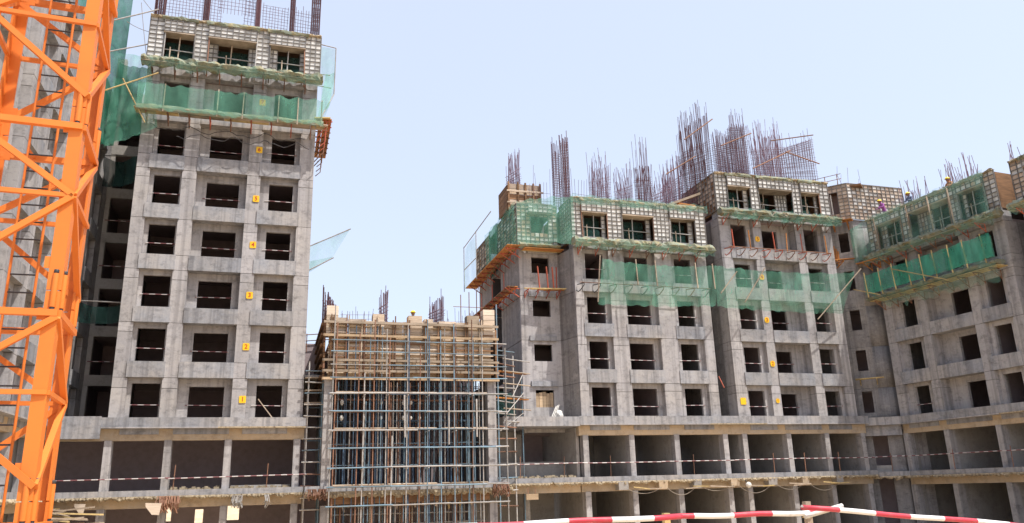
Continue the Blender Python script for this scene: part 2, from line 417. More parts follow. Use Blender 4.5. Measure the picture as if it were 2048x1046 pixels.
# slot wall between wing and tower
SW = thing('recessed_stair_bay', 'deep dark recess between the left tower and the wing behind the crane', 'building', (-11.1, 52.65, 0))
for n in range(8):
    zs = SILL + 3 * n
    box(SW, 'spandrel', 0.0, 2.9, 0.0, 0.25, zs - 0.5, zs + 0.15, 'inner')
    box(SW, 'floor_slab', 0.0, 2.9, 0.2, 5.0, zs - 0.25, zs - 0.05, 'dark')
box(SW, 'pier', 0.0, 0.35, 0.02, 0.4, SILL - 0.86, 28.6, 'inner'); box(SW, 'pier', 2.5, 2.88, 0.02, 0.4, SILL - 0.86, 28.6, 'inner')
box(SW, 'back_wall', 0.0, 2.9, 5.0, 5.2, SILL - 0.86, 28.6, 'dark')
box(SW, 'side_wall', -0.2, -0.01, 0.0, 5.2, SILL - 0.86, 28.6, 'dark'); box(SW, 'side_wall', 2.9, 3.1, -0.62, 5.2, SILL - 0.86, 28.0, 'dark')
upd()
window_rails(A, RA, 6, 'left tower')
window_rails(B1, RB1, 4, 'middle block', skip=[(3, 1)])
window_rails(B2, RB2, 4, 'six storey block')
window_rails(CW, RC, 2, 'right wing', skip=[(0, 1), (0, 2), (1, 1), (1, 2), (1, 0)])
for n in (1, 3, 4):
    z = SILL + 3 * n + 0.95
    o = pipe(None, 'guard_rail', (-11.05, 52.6, z), (-8.3, 52.6, z), 0.03, 'rails')
    m = MB(); m.tube([(-1.37, 0, 0), (1.37, 0, 0)], 0.03, 6); me = bpy.data.meshes.new('guard_rail'); me.from_pydata(m.v, [], m.f); me.materials.append(M['rails']); o.data = me; o.scale = (1, 1, 1)
    tag(o, 'red and white rail across the dark recess, level with tower window row %s' % {1: 'two', 3: 'four', 4: 'five'}[n], 'guard rail', RAILG)

# ---- narrow bay left of B1 (part of that block), in world-aligned coordinates relative to B1
def bay():
    T = B1; ox, oy = 15.4 - 18.6, 49.0 - 47.1   # local origin of the bay front
    for n in range(4):
        zs = SILL + 3 * n; w0, w1, wb, wt = ox + 0.85, ox + 2.1, zs + 0.75, zs + 1.87
        m = MB()
        m.box(ox, w0, oy, oy + 0.22, zs - 0.86, zs + 2.115); m.box(w1, ox + 2.75, oy, oy + 0.22, zs - 0.86, zs + 2.115)
        m.box(w0, w1, oy, oy + 0.22, zs - 0.86, wb); m.box(w0, w1, oy, oy + 0.22, wt, zs + 2.115)
        m.build('window_wall', 'con', T)
        # hood above the window
        m = MB(); m.box(w0 - 0.3, w1 + 0.3, oy - 0.16, oy + 0.02, wt + 0.22, wt + 0.55); m.build('window_hood', 'con2', T)
        # splayed wall to the main front
        v = [(0.012, 0.2, zs - 0.86), (-0.48, oy + 0.05, zs - 0.86), (-0.3, oy + 0.25, zs - 0.86), (0.2, 0.3, zs - 0.86)]
        v += [(a, b, zs + 2.115) for a, b, c in v]
        me = bpy.data.meshes.new('splay_wall'); me.from_pydata(v, [], [(0, 1, 2, 3), (7, 6, 5, 4), (0, 4, 5, 1), (1, 5, 6, 2), (2, 6, 7, 3), (3, 7, 4, 0)]); me.materials.append(M['conshade'])
        link(bpy.data.objects.new('splay_wall', me), T)
        # left flank: wall, dark slot, wall
        box(T, 'side_wall', ox + 0.012, ox + 0.25, oy + 0.225, oy + 4.7, zs - 0.86, zs + 2.1, 'conshade')
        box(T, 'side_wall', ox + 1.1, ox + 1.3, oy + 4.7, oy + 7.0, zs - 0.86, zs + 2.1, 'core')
        box(T, 'side_wall', ox + 0.012, ox + 0.25, oy + 7.0, oy + 11.0, zs - 0.86, zs + 2.1, 'conshade')
        box(T, 'floor_slab', ox + 0.26, ox + 2.7, oy + 0.24, oy + 11.0, zs - 0.25, zs - 0.05, 'dark')
        box(T, 'back_wall', ox + 0.26, ox + 4.2, oy + 3.5, oy + 3.7, zs - 0.86, zs + 2.7, 'dark'); box(T, 'back_wall', ox + 1.35, ox + 4.2, oy + 6.8, oy + 6.95, zs - 0.86, zs + 2.7, 'dark')
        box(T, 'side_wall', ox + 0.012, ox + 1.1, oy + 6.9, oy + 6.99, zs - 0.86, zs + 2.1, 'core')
    box(T, 'top_band', ox, ox + 2.75, oy - 0.02, oy + 0.3, SILL + 11.125, SILL + 11.95, 'con'); box(T, 'roof_slab', ox + 0.02, ox + 4.0, oy + 0.3, oy + 11.0, SILL + 11.5, SILL + 11.7, 'dark')
    box(T, 'side_band', ox + 0.012, ox + 0.25, oy + 0.31, oy + 11.0, SILL + 11.11, SILL + 11.9, 'conshade')
    zs = SILL
    for k in range(5):   # planks closing the lowest bay window
        x = ox + 0.87 + k * 0.245
        box(T, 'window_plank', x, x + 0.22, oy + 0.1, oy + 0.14 + 0.01 * (k % 2), zs + 0.76, zs + 1.66 + 0.05 * (k % 3), 'gold')
bay()

# ---- turret in the corner
TU = thing('stair_tower', 'grey rounded stair tower with small windows in the corner of the right wing', 'building', (39.42, 49.1, 0.05), math.atan2(-0.92, 1.0))
TL = 2.84
for n in range(5):
    zs = SILL + 3 * n; w0, w1, wb, wt = 1.72, 2.40, zs + 0.42, zs + 1.93
    m = MB()
    m.box(0, w0, 0, 0.25, zs - 0.86, zs + 2.125); m.box(w1, TL, 0, 0.25, zs - 0.86, zs + 2.125)
    m.box(w0, w1, 0, 0.25, zs - 0.86, wb); m.box(w0, w1, 0, 0.25, wt, zs + 2.125)
    m.build('window_wall', 'conshade', TU)
    # curved corner
    a0 = 0; pts = []
    for k in range(9):
        t = k / 8.0; ang = t * R(42)
        pts.append((TL + 2.0 * math.sin(ang), 2.0 * (1 - math.cos(ang)) * -1 * -1))
    v = []; f = []
    for (x, y) in pts:
        for z in (zs - 0.86, zs + 2.125): v.append((x, y, z))
    for (x, y) in pts:
        for z in (zs - 0.86, zs + 2.125): v.append((x + 0.05, y + 0.3, z))
    for k in range(8):
        b = k * 2; c = 18 + k * 2
        f += [(b, b + 2, b + 3, b + 1), (c, c + 1, c + 3, c + 2), (b + 1, b + 3, c + 3, c + 1), (b, c, c + 2, b + 2)]
    me = bpy.data.meshes.new('curved_wall'); me.from_pydata(v, [], f); me.materials.append(M['conshade']); me.update()
    for p in me.polygons: p.use_smooth = True
    link(bpy.data.objects.new('curved_wall', me), TU)
    if n == 4: box(TU, 'roof_slab', -2.0, TL + 2.0, 0.3, 5, zs + 2.13, zs + 2.3, 'dark')
    box(TU, 'floor_slab', 0.1, TL, 0.27, 5, zs - 0.25, zs - 0.05, 'dark')
    box(TU, 'side_wall', -1.0, 0.05, 0.3, 0.5, zs - 0.86, zs + 2.12, 'conshade')
    box(TU, 'back_wall', -3.5, TL + 2.5, 3.0, 3.2, zs - 0.86, zs + 2.12, 'dark')

# ------------------------------------------------------------------ podium storeys
def ragged_edge(T, x0, x1, y0, y1, z0, z1, seed, name='slab_edge', step=0.07, amp=0.2):
    """crumbling strip of mortar and shutter remains along the edge of the slab"""
    n = max(2, int((x1 - x0) / step)); v = []; f = []
    for i in range(n + 1):
        x = x0 + (x1 - x0) * i / n
        a = noise.noise(Vector((x * 2.3, seed, 0))); b = noise.noise(Vector((x * 6.1, seed, 5))); c = noise.noise(Vector((x * 11.0, seed, 9)))
        zb = z0 + amp * (a * 0.8 + b * 0.6 + c * 0.4); yo = 0.09 * b + 0.09 * c
        v += [(x, y0 + yo, z1 + 0.03 * c), (x, y0 - 0.03 + yo * 1.5, (z1 + zb) / 2 + 0.05 * c), (x, y0 + 0.05 - yo, zb - 0.04 * max(0, c)), (x, y1, zb + 0.05), (x, y1, z1)]
    for i in range(n):
        for k in range(5):
            b = i * 5; f.append((b + k, b + (k + 1) % 5, b + 5 + (k + 1) % 5, b + 5 + k))
    me = bpy.data.meshes.new(name); me.from_pydata(v, [], f); me.materials.append(M['edge']); me.update()
    return link(bpy.data.objects.new(name, me), T)

def podium(T, x0, x1, cols, zo=0.0, seed=0, ledge=True, depth=8.0, walls=True, lower=True, colw=0.36, back='inner'):
    if ledge:
        xs = x0
        k = 0
        while xs < x1 - 0.05:
            xe = min(xs + random.uniform(3.4, 5.2), x1)
            if x1 - xe < 1.0: xe = x1
            e = random.uniform(-0.012, 0.012)
            box(T, 'ledge', xs, xe - 0.006, -0.42 + e, 0.0, 3.66, 4.14, 'con2')
            box(T, 'ledge_lip', xs, xe - 0.006, -0.47 + e, -0.02, 3.585, 3.655, 'edge' if k % 3 == 2 else 'con')
            xs = xe; k += 1
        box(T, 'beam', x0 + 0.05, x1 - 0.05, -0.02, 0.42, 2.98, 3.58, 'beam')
        box(T, 'roof_slab', x0 + 0.05, x1 - 0.05, 0.42, depth, 3.3, 3.5, 'inner')
    # slab of the raised floor and its edge
    box(T, 'podium_slab', x0, x1, -0.55, depth, 0.16, 0.46, 'con2')
    ragged_edge(T, x0, x1, -0.62, -0.553, 0.0, 0.17, seed)
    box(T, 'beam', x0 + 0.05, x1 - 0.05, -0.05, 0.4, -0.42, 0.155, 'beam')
    for i, c in enumerate(cols):
        box(T, 'column', c - colw / 2, c + colw / 2, -0.08, 0.5, 0.462, 2.978, 'con')
        if lower: box(T, 'column', c - colw / 2, c + colw / 2, -0.10, 0.5, -3.7, -0.42, 'con')
        if walls:
            box(T, 'cross_wall', c - 0.1, c + 0.1, 0.5, depth - 0.3, 0.462, 3.3, 'inner')
            box(T, 'cross_wall', c - 0.1, c + 0.1, 0.5, depth - 0.3, -3.7, 0.155, 'inner')
    if back:
        cc = list(cols)
        for i in range(len(cc) - 1):
            a, b = cc[i], cc[i + 1]; dw = min(0.95, (b - a) * 0.3)
            m = MB(); m.box(a + 0.1, b - 0.1 - dw - 0.3, depth - 0.35, depth - 0.2, 0.462, 3.3); m.box(b - 0.4, b - 0.1, depth - 0.35, depth - 0.2, 0.462, 3.3)
            m.box(b - 0.4 - dw, b - 0.4, depth - 0.35, depth - 0.2, 2.6, 3.3); m.build('back_wall', back, T)
            if lower: box(T, 'back_wall', a + 0.1, b - 0.1, depth - 0.35, depth - 0.2, -3.7, 0.155, back)
        box(T, 'back_wall', x0, x1, depth + 3, depth + 3.2, -3.7, 3.3, 'dark')

PA = thing('podium', 'shadowed podium storey with thin columns below the left tower', 'podium', (0, 46.0, 0))
podium(PA, -12.9, 1.75, [-11.6, -8.1, -5.23, -2.24, 1.33], seed=1, walls=False, depth=6.0, back=None, lower=False)
for c in (-11.6, -8.1, -5.23, -2.24, 1.33): box(PA, 'column', c - 0.18, c + 0.18, -0.1, 0.5, -3.7, -0.42, 'con')
box(PA, 'back_wall', -12.8, 1.7, 5.6, 5.8, 0.462, 3.3, 'dark')
# lower storey: rear wall with openings to the bright ground behind
for (a, b, z0, z1) in [(-12.8, -5.75, -3.7, 0.155), (-5.25, -4.0, -3.7, 0.155), (-3.55, -2.35, -3.7, 0.155), (-1.6, 1.7, -3.7, 0.155), (-5.75, -5.25, -3.7, -1.2), (-5.75, -5.25, -0.45, 0.155), (-4.0, -3.55, -3.7, -1.35), (-4.0, -3.55, -0.6, 0.155), (-2.35, -1.6, -3.7, -1.25), (-2.35, -1.6, -0.35, 0.155)]:
    box(PA, 'back_wall', a, b, 4.6, 4.8, z0, z1, 'dark')
box(PA, 'low_wall', -2.0, 1.1, 0.6, 0.75, 0.462, 0.62, 'inner')
box(PA, 'step_beam', -12.9, -8.45, -0.60, -0.43, 3.05, 4.18, 'con2')
PB = thing('podium', 'long podium storey of open concrete bays under the right hand blocks', 'podium', (0, 47.1, 0.17))
podium(PB, 18.3, 39.9, [18.76, 21.9, 25.08, 28.64, 30.1, 33.5, 36.53, 39.5], seed=2, depth=6.5)
# recessed bay below the narrow window bay, with its balcony slab
PX = thing('podium', 'wide recessed podium bay under the balcony right of the timber hall', 'podium', (0, 47.1, 0.17))
box(PX, 'balcony_slab', 13.35, 18.28, -0.45, 4.2, 3.52, 4.1, 'con2')
box(PX, 'podium_slab', 12.4, 18.28, -0.55, 8.0, 0.16, 0.46, 'con2'); ragged_edge(PX, 12.4, 18.28, -0.62, -0.553, 0.0, 0.17, 3)
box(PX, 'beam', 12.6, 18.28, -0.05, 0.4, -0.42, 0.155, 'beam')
box(PX, 'parapet_wall', 13.3, 18.5, 2.4, 2.6, 0.462, 1.5, 'inner')
box(PX, 'side_wall', 18.3, 18.5, 0.45, 7.0, 0.462, 3.5, 'inner'); box(PX, 'back_wall', 13.0, 15.6, 4.0, 4.2, 0.462, 3.51, 'inner')
box(PX, 'back_wall', 15.6, 18.3, 7.0, 7.2, 0.462, 3.51, 'dark'); box(PX, 'column', 15.35, 15.7, 3.6, 3.98, 0.462, 3.51, 'inner')
box(PX, 'back_wall', 12.4, 18.3, 5.0, 5.2, -3.7, 0.155, 'inner'); box(PX, 'column', 15.3, 15.65, 2.0, 2.35, -3.7, 0.155, 'inner')
box(PX, 'column', 13.1, 13.4, 3.5, 3.9, 0.462, 3.51, 'inner')
PC = thing('podium', 'podium storey below the right wing with bent ledge and open bays', 'podium', (42.1, 46.1, 0.05), math.atan2(-0.997, 0.08))
podium(PC, 0.0, 22.0, [0.25, 3.55, 7.3, 10.9, 14.5, 18.1, 21.5], seed=4, depth=6.0)
PT = thing('podium', 'angled podium corner with a dark doorway below the stair tower', 'podium', (39.75, 47.6, 0.05), math.atan2(-1.75, 2.25))
box(PT, 'ledge', 0.05, 2.75, -0.35, 0.4, 3.6, 4.14, 'con2'); box(PT, 'beam', 0.1, 2.7, 0.0, 0.4, 2.9, 3.59, 'con2')
box(PT, 'podium_slab', -0.05, 2.75, -0.5, 3.5, 0.16, 0.46, 'con2'); ragged_edge(PT, 0.0, 2.8, -0.56, -0.503, 0.0, 0.17, 6)
box(PT, 'door_pier', 0.35, 0.8, 0.5, 0.8, -3.7, 2.89, 'conshade'); box(PT, 'door_pier', 1.75, 2.7, 0.5, 0.8, -3.7, 2.89, 'conshade')
box(PT, 'back_wall', -1.5, 5.5, 2.5, 2.7, -3.7, 4.0, 'dark'); box(PT, 'roof_slab', -0.6, 4.5, 0.42, 2.5, 3.3, 3.5, 'inner'); box(PT, 'side_wall', 2.72, 4.2, 0.55, 0.75, -3.7, 3.58, 'conshade'); box(PT, 'threshold', 0.8, 1.75, 0.5, 0.75, 0.462, 0.9, 'inner')

# ------------------------------------------------------------------ guard rails along the podium edge
def podium_rail(label, pts, posts, seed):
    T = thing('guard_rail', label, 'guard rail', pts[0], 0.0, 'striped rails along the podium edge')
    o0 = Vector(pts[0])
    for i in range(len(pts) - 1):
        p, q = Vector(pts[i]), Vector(pts[i + 1]); L = (q - p).length
        nseg = max(1, round(L / 5.8))
        for s in range(nseg):
            a = p.lerp(q, s / nseg); b = p.lerp(q, (s + 1) / nseg)
            b.z += random.uniform(-0.04, 0.04)
            o = pipe(T, 'rail', a - o0, b - o0, 0.03, 'rails')
            m = MB(); l2 = (b - a).length / 2; m.tube([(-l2 - 0.1, 0, 0), (l2 + 0.1, 0, 0)], 0.03, 6)
            me = bpy.data.meshes.new('rail'); me.from_pydata(m.v, [], m.f); me.materials.append(M['rails']); o.data = me; o.scale = (1, 1, 1)
    for (x, y, z) in posts:
        pipe(T, 'post', (x - o0.x, y - o0.y, z - o0.z), (x - o0.x + 0.03, y - o0.y, z + 1.25 - o0.z), 0.026, 'rust')
podium_rail('striped guard rail across the podium bays under the left tower', [(-12.8, 45.42, 1.0), (-5.0, 45.45, 1.02), (1.8, 45.45, 1.12)], [(-4.75, 45.52, 0.46), (-0.15, 45.5, 0.46)], 1)
podium_rail('striped guard rail along the long podium under the right hand blocks', [(12.5, 46.55, 1.42), (18.5, 46.55, 1.45), (29, 46.6, 1.48), (39.8, 46.6, 1.5)], [(x, 46.62, 0.63) for x in (14.3, 17.1, 20.15, 25.9, 31.8, 34.2, 36.9)], 2)
podium_rail('striped guard rail in front of the podium bays of the right wing', [(39.9, 46.95, 1.5), (41.6, 45.9, 1.5), (42.9, 25.0, 1.45)], [(41.0, 46.4, 0.5), (41.95, 42.0, 0.5), (42.3, 38.0, 0.5)], 3)

# ------------------------------------------------------------------ wall shutters on the top storeys
def fw_rect(T, x0, x1, z0, z1, y, mats=('alu',), cw=0.34, ch=0.30, holes=()):
    nx = max(1, round((x1 - x0) / cw)); nz = max(1, round((z1 - z0) / ch)); dx = (x1 - x0) / nx; dz = (z1 - z0) / nz
    rib = MB(); made = False
    for i in range(nx):
        for k in range(nz):
            a, b, c, d = x0 + i * dx, x0 + (i + 1) * dx, z0 + k * dz, z0 + (k + 1) * dz
            cx, cz = (a + b) / 2, (c + d) / 2
            if any(h[0] < cx < h[1] and h[2] < cz < h[3] for h in holes): continue
            e = random.uniform(-0.012, 0.012)
            box(T, 'panel', a + 0.012, b - 0.012, y + e, y + 0.05, c + 0.012, d - 0.012, random.choice(mats))
            rib.box(a - 0.022, a + 0.022, y - 0.055, y + 0.03, c, d); rib.box(a, b, y - 0.048, y + 0.03, c - 0.02, c + 0.02)
            rib.box(b - 0.021, b + 0.021, y - 0.053, y + 0.03, c, d); made = True
    if made:
        rib.box(x0, x1, y - 0.06, y + 0.03, z1 - 0.04, z1 + 0.02); rib.build('rib_frame', 'rib', T)

def lumpy(T, name, x0, x1, y0, y1, z0, z1, mat, seed, amp=0.14, step=0.16):
    n = max(3, int((x1 - x0) / step)); v = []; f = []; K = 8
    yc, zc, ry, rz = (y0 + y1) / 2, (z0 + z1) / 2, (y1 - y0) / 2, (z1 - z0) / 2
    for i in range(n + 1):
        x = x0 + (x1 - x0) * i / n
        for k in range(K):
            t = 2 * PI * k / K
            q = noise.noise(Vector((x * 1.7, math.cos(t) * 1.5 + seed, math.sin(t) * 1.5))) + 0.6 * noise.noise(Vector((x * 5.0, math.cos(t) * 3 + seed, math.sin(t) * 3)))
            s = 1 + amp * 3 * q
            v.append((x + 0.04 * q, yc + ry * s * math.cos(t), zc + rz * s * math.sin(t)))
    for i in range(n):
        for k in range(K): f.append((i * K + k, i * K + (k + 1) % K, (i + 1) * K + (k + 1) % K, (i + 1) * K + k))
    f.append(tuple(range(K))); f.append(tuple(reversed(range(n * K, n * K + K))))
    me = bpy.data.meshes.new(name); me.from_pydata(v, [], f); me.materials.append(M[mat]); me.update()
    return link(bpy.data.objects.new(name, me), T)

def bracket(T, x, y0, y1, z, mat='red', h=0.7, r=0.03):
    """triangular platform bracket bolted to the wall"""
    m = MB(); m.tube([(x, y0, z), (x, y1, z)], r, 5); m.tube([(x, y0, z - 0.02), (x, y1, z - h)], r, 5); m.tube([(x, y1 - 0.01, z + 0.02), (x, y1 - 0.01, z - h - 0.05)], r, 5)
    m.tube([(x, y0 * 0.5 + y1 * 0.5, z), (x, y0 * 0.5 + y1 * 0.5, z - h / 2)], r * 0.8, 5)
    return m.build('bracket', mat, T)

def fw_storey(name, label, loc, rz, W, recs, z0, z1, mats, left_side=0.0, skirt=True, seed=0, hood=True, lside_mats=None, open_net='netk'):
    T = thing(name, label, 'formwork', loc, rz, 'wall formwork on the top storeys')
    edges = [0.0]
    for r in recs: edges += [r[0], r[1]]
    edges.append(W)
    for i in range(0, len(edges), 2): fw_rect(T, edges[i] - (0.1 if i == 0 else 0), edges[i + 1] + (0.1 if i == len(edges) - 2 else 0), z0, z1, -0.14 - 0.01 * (i % 3), mats)
    for (x0, x1, w0, w1, d, wt) in recs:
        wz0, wz1 = z0 + 0.12, z0 + 0.12 + wt
        if w0 - x0 > 0.24: fw_rect(T, x0 + 0.02, w0, z0, wz1, d * 0.7, mats, cw=0.27)
        if x1 - w1 > 0.24: fw_rect(T, w1, x1 - 0.02, z0, wz1, d * 0.7, mats, cw=0.27)
        fw_rect(T, x0 + 0.02, x1 - 0.02, wz1 + 0.12, z1 - 0.02, -0.30 if hood else -0.1, mats, ch=0.26)
        box(T, 'hood_soffit', x0, x1, -0.33, d * 0.7 + 0.15, wz1 + 0.02, wz1 + 0.10, 'batten')
        fw_rect(T, w0, w1, wz0 - 0.14, wz0, d * 0.7, mats, ch=0.14)
        sheet('window_net', [(w0 - 0.2, d + 0.7, wz1 + 0.1), (w1 + 0.2, d + 0.7, wz1 + 0.1), (w1 + 0.2, d + 0.7, wz0 - 0.1), (w0 - 0.2, d + 0.7, wz0 - 0.1)], 8, 6, open_net, T, wr=0.06, seed=seed + x0)
        xm = w0 + (w1 - w0) * random.uniform(0.35, 0.65)
        pipe(T, 'brace_pipe', (w0 - 0.25, d * 0.7 - 0.12, wz0 + 0.85), (w1 + 0.25, d * 0.7 - 0.12, wz0 + 0.8), 0.035, 'galv')
        pipe(T, 'brace_pipe', (xm, d * 0.7 - 0.05, wz0 - 0.1), (xm + 0.04, d * 0.7 - 0.05, wz1 + 0.1), 0.04, random.choice(['galv', 'batten']))
        xm2 = w0 + (w1 - w0) * random.uniform(0.1, 0.4)
        pipe(T, 'guard_post', (xm2, d * 0.7 - 0.16, wz0 - 0.3), (xm2, d * 0.7 - 0.16, wz0 + 1.0), 0.035, 'batten')
    box(T, 'deck', 0.05, W - 0.05, 0.35, 6.0, z1 - 0.25, z1 - 0.1, 'brown')
    box(T, 'back_shutter', 0.05, W - 0.05, 5.7, 5.9, z0, z1 - 0.26, 'dark'); box(T, 'side_shutter', 0.0, 0.15, 0.1, 5.9, z0, z1 - 0.08, 'brown'); box(T, 'side_shutter', W - 0.15, W, 0.1, 5.9, z0, z1 - 0.08, 'brown')
    # soldiers: upright pipes clamped on the shutters
    for x in [e for e in edges[1:-1]]:
        pipe(T, 'soldier', (x + random.uniform(-0.1, 0.1), -0.22, z0 - 0.7), (x + random.uniform(-0.1, 0.1), -0.22, z1 - 0.2), 0.04, random.choice(['rust', 'rib', 'galv']))
    if left_side > 0:
        L = bpy.data.objects.new('side_shutter', None); link(L, T); L.rotation_euler = (0, 0, PI / 2 * -1 + PI); L.rotation_euler = (0, 0, -PI / 2); L.location = (-0.12, left_side, 0)
        fw_rect(L, 0.0, left_side + 0.1, z0, z1, 0.0, lside_mats or mats, cw=0.42, ch=0.3)
    lumpy(T, 'crest', -0.1, W + 0.1, -0.36, -0.05, z1 - 0.06, z1 + 0.07, 'edge', seed + 3, amp=0.3, step=0.1)
    for (x0, x1, w0, w1, d, wt) in recs: lumpy(T, 'net_roll', x0 - 0.15, x1 + 0.15, -0.42, -0.2, z1 - 0.2, z1 + 0.06, 'moss', seed + x0, amp=0.25, step=0.1)
    if skirt:
        sheet('net_skirt', [(-0.2, -1.05, z0 - 0.3), (W + 0.2, -1.05, z0 - 0.3), (W + 0.2, -0.95, z0 - 0.85), (-0.2, -0.95, z0 - 0.85)], int(W * 5), 5, 'nett', T, wr=0.12, ragged=0.5, seed=seed)
        lumpy(T, 'bundled_net', -0.25, W + 0.25, -1.06, -0.2, z0 - 0.56, z0 - 0.04, 'moss', seed, amp=0.2)
        k = 0; x = -0.2
        while x < W + 0.1:
            xe = min(x + random.uniform(1.8, 3.2), W + 0.3)
            box(T, 'walkway_plank', x, xe, -1.0 + 0.03 * (k % 2), -0.62, z0 - 0.50 - 0.02 * (k % 2), z0 - 0.44 - 0.02 * (k % 2), random.choice(['edge', 'moss', 'moss'])); x = xe + 0.02; k += 1
        x = 0.3
        while x < W: bracket(T, x, -0.95, -0.05, z0 - 0.55, random.choice(['rust', 'red']), 0.5); x += 1.25
        for q in range(int(W * 1.6)):   # loose net tails and timber ends sticking out of the walkway
            x = random.uniform(0, W); a = random.uniform(-0.3, 0.3)
            bar(T, 'timber_end', (x, -0.98, z0 - 0.35 + random.uniform(-0.1, 0.15)), (x + random.uniform(-0.6, 0.6), -1.05, z0 - 0.35 + random.uniform(-0.12, 0.22)), 0.05, 0.06, random.choice(['edge', 'moss', 'moss', 'batten']))
    return T

def up(recs, wt): return [(r[0], r[1], r[2], r[3], r[4], wt) for r in recs]
FA = fw_storey('wall_formwork', 'pale panel formwork on the top storey of the left tower', (-8.25, 46.0, 0), 0, 9.8, up(RA, 1.75), 25.05, 28.0, ('alu',), seed=11)
FB1 = fw_storey('wall_formwork', 'pale panel formwork with green net on the block beside the timber hall', (18.6, 47.1, 0.17), 0, 9.92, up(RB1, 1.75), 15.85, 18.75, ('alu',), left_side=1.9, seed=12)
FB2 = fw_storey('wall_formwork', 'pale panel formwork on the top storey of the six storey block', (29.86, 47.1, 0.12), 0, 9.5, up(RB2, 1.72), 18.8, 21.65, ('alu',), left_side=4.5, seed=13, lside_mats=('aluw', 'aluw', 'brown'))
FC = fw_storey('wall_formwork', 'shaded panel formwork above the sloping net on the right wing', (42.1, 46.1, 0.05), CW.rotation_euler.z, 10.3, up(RC, 1.8), 15.95, 18.6, ('alu', 'alu', 'aluw'), seed=14)
FC2 = fw_storey('wall_formwork', 'panel formwork on the wing nearest the camera at the right edge', CW2.location, CW.rotation_euler.z, 10.3, up(RC, 1.8), 15.95, 18.6, ('alu', 'aluw'), seed=15)

# formwork round the narrow bay and its left flank
def bay_formwork():
    T = thing('wall_formwork', 'formwork wrapped in green net on the narrow bay left of the block', 'formwork', (15.4, 49.0, 0.17), 0, 'wall formwork on the top storeys')
    fw_rect(T, -0.15, 2.75, 15.85, 18.75, -0.15, ('alu', 'aluw'), holes=[(0.85, 2.1, 16.75, 17.95)])
    box(T, 'hood_soffit', 0.6, 2.35, -0.5, 0.0, 18.0, 18.1, 'batten'); fw_rect(T, 0.6, 2.35, 18.12, 18.7, -0.5, ('alu',), ch=0.28)
    sheet('window_net', [(0.7, 0.2, 18.0), (2.25, 0.2, 18.0), (2.25, 0.2, 16.6), (0.7, 0.2, 16.6)], 8, 6, 'net', T, wr=0.05, seed=3)
    L = bpy.data.objects.new('side_shutter', None); link(L, T); L.rotation_euler = (0, 0, -PI / 2); L.location = (-0.15, 11.0, 0)
    fw_rect(L, 0.0, 4.0, 15.85, 18.75, 0.0, ('aluw', 'brown'), cw=0.8, ch=0.29); fw_rect(L, 6.3, 11.15, 15.85, 18.75, 0.0, ('aluw', 'alu', 'brown'), cw=0.8, ch=0.26)
    sheet('slot_net', [(-0.2, 7.0, 18.9), (-0.2, 4.6, 19.0), (-0.2, 4.6, 15.3), (-0.2, 7.0, 15.2)], 8, 8, 'netd', T, wr=0.1, seed=8)
    box(T, 'deck', 0.0, 2.9, 0.1, 11.0, 18.5, 18.65, 'brown'); box(T, 'back_shutter', 0.0, 2.9, 3.0, 3.1, 15.85, 18.5, 'dark')
    # walkway round the flank
    lumpy(T, 'bundled_net', -0.2, 2.7, -0.95, -0.2, 15.45, 15.8, 'moss', 4)
    for k in range(9):
        y = -0.3 + k * 1.3
        m = MB(); m.tube([(-1.05, y, 15.45), (0, y, 15.45)], 0.04, 5); m.tube([(-1.0, y, 15.43), (-0.02, y, 14.8)], 0.035, 5); m.tube([(-0.3, y, 15.4), (-0.36, y, 15.05), (-0.2, y, 14.95)], 0.035, 5); m.build('bracket', 'red', T)
    for k in range(4):
        box(T, 'walkway_plank', -1.1 + 0.24 * k, -0.9 + 0.24 * k, -0.9, 11.2, 15.5, 15.55, 'orangewood')
    for k in range(4): box(T, 'walkway_plank', 0.1, 2.9, -0.95 + 0.2 * k, -0.78 + 0.2 * k, 15.36, 15.41, random.choice(['orangewood', 'bamboo']))
    return T
bay_formwork()
def flank_platform(z, lab):
    T = thing('bracket_platform', lab, 'platform', (15.4, 49.0, z), 0, 'bracket platforms on the walls')
    for k in range(8):
        y = 0.1 + k * 1.35
        m = MB(); m.tube([(-1.0, y, 0), (0, y, 0)], 0.04, 5); m.tube([(-0.95, y, -0.02), (-0.02, y, -0.6)], 0.035, 5); m.tube([(-0.3, y, -0.02), (-0.38, y, -0.35), (-0.2, y, -0.45)], 0.035, 5); m.build('bracket', 'red', T)
    for k in range(3): box(T, 'walkway_plank', -0.95 + 0.26 * k, -0.73 + 0.26 * k, -0.2, 10.5, 0.04, 0.09, random.choice(['orangewood', 'brown']))
    for k in range(3): pipe(T, 'guard_post', (-0.98, 0.5 + 3 * k, -0.1), (-0.98, 0.5 + 3 * k, 1.1), 0.035, 'red')
flank_platform(12.95, 'red bracket platform on the left flank of the narrow bay')

# small platform with red posts on the splayed wall between bay and block, and hooks along B1
def hook_row(label, xs, y, z, mat, loc, posts=()):
    T = thing('bracket_platform', label, 'platform', loc, 0, 'bracket platforms on the walls')
    for x in xs:
        m = MB(); a = random.uniform(-0.05, 0.05)
        m.tube([(x + 0.32, -0.55, 0.02), (x + a, 0.0, 0.03)], 0.035, 5); m.tube([(x + 0.30, -0.52, 0.0), (x + 0.30, -0.5, -0.12), (x + 0.12, -0.28, -0.42), (x, -0.1, -0.5), (x - 0.02, 0.0, -0.36)], 0.035, 5)
        m.build('bracket', random.choice(mat), T)
    for x in posts: bar(T, 'guard_post', (x, -0.5, -0.05), (x + random.uniform(-0.08, 0.08), -0.52, 1.35), 0.07, 0.05, random.choice(['red', 'orangewood']))
    pipe(T, 'edge_pipe', (xs[0], -0.53, 0.05), (xs[-1] + 0.4, -0.53, 0.03), 0.03, 'rust')
    return T
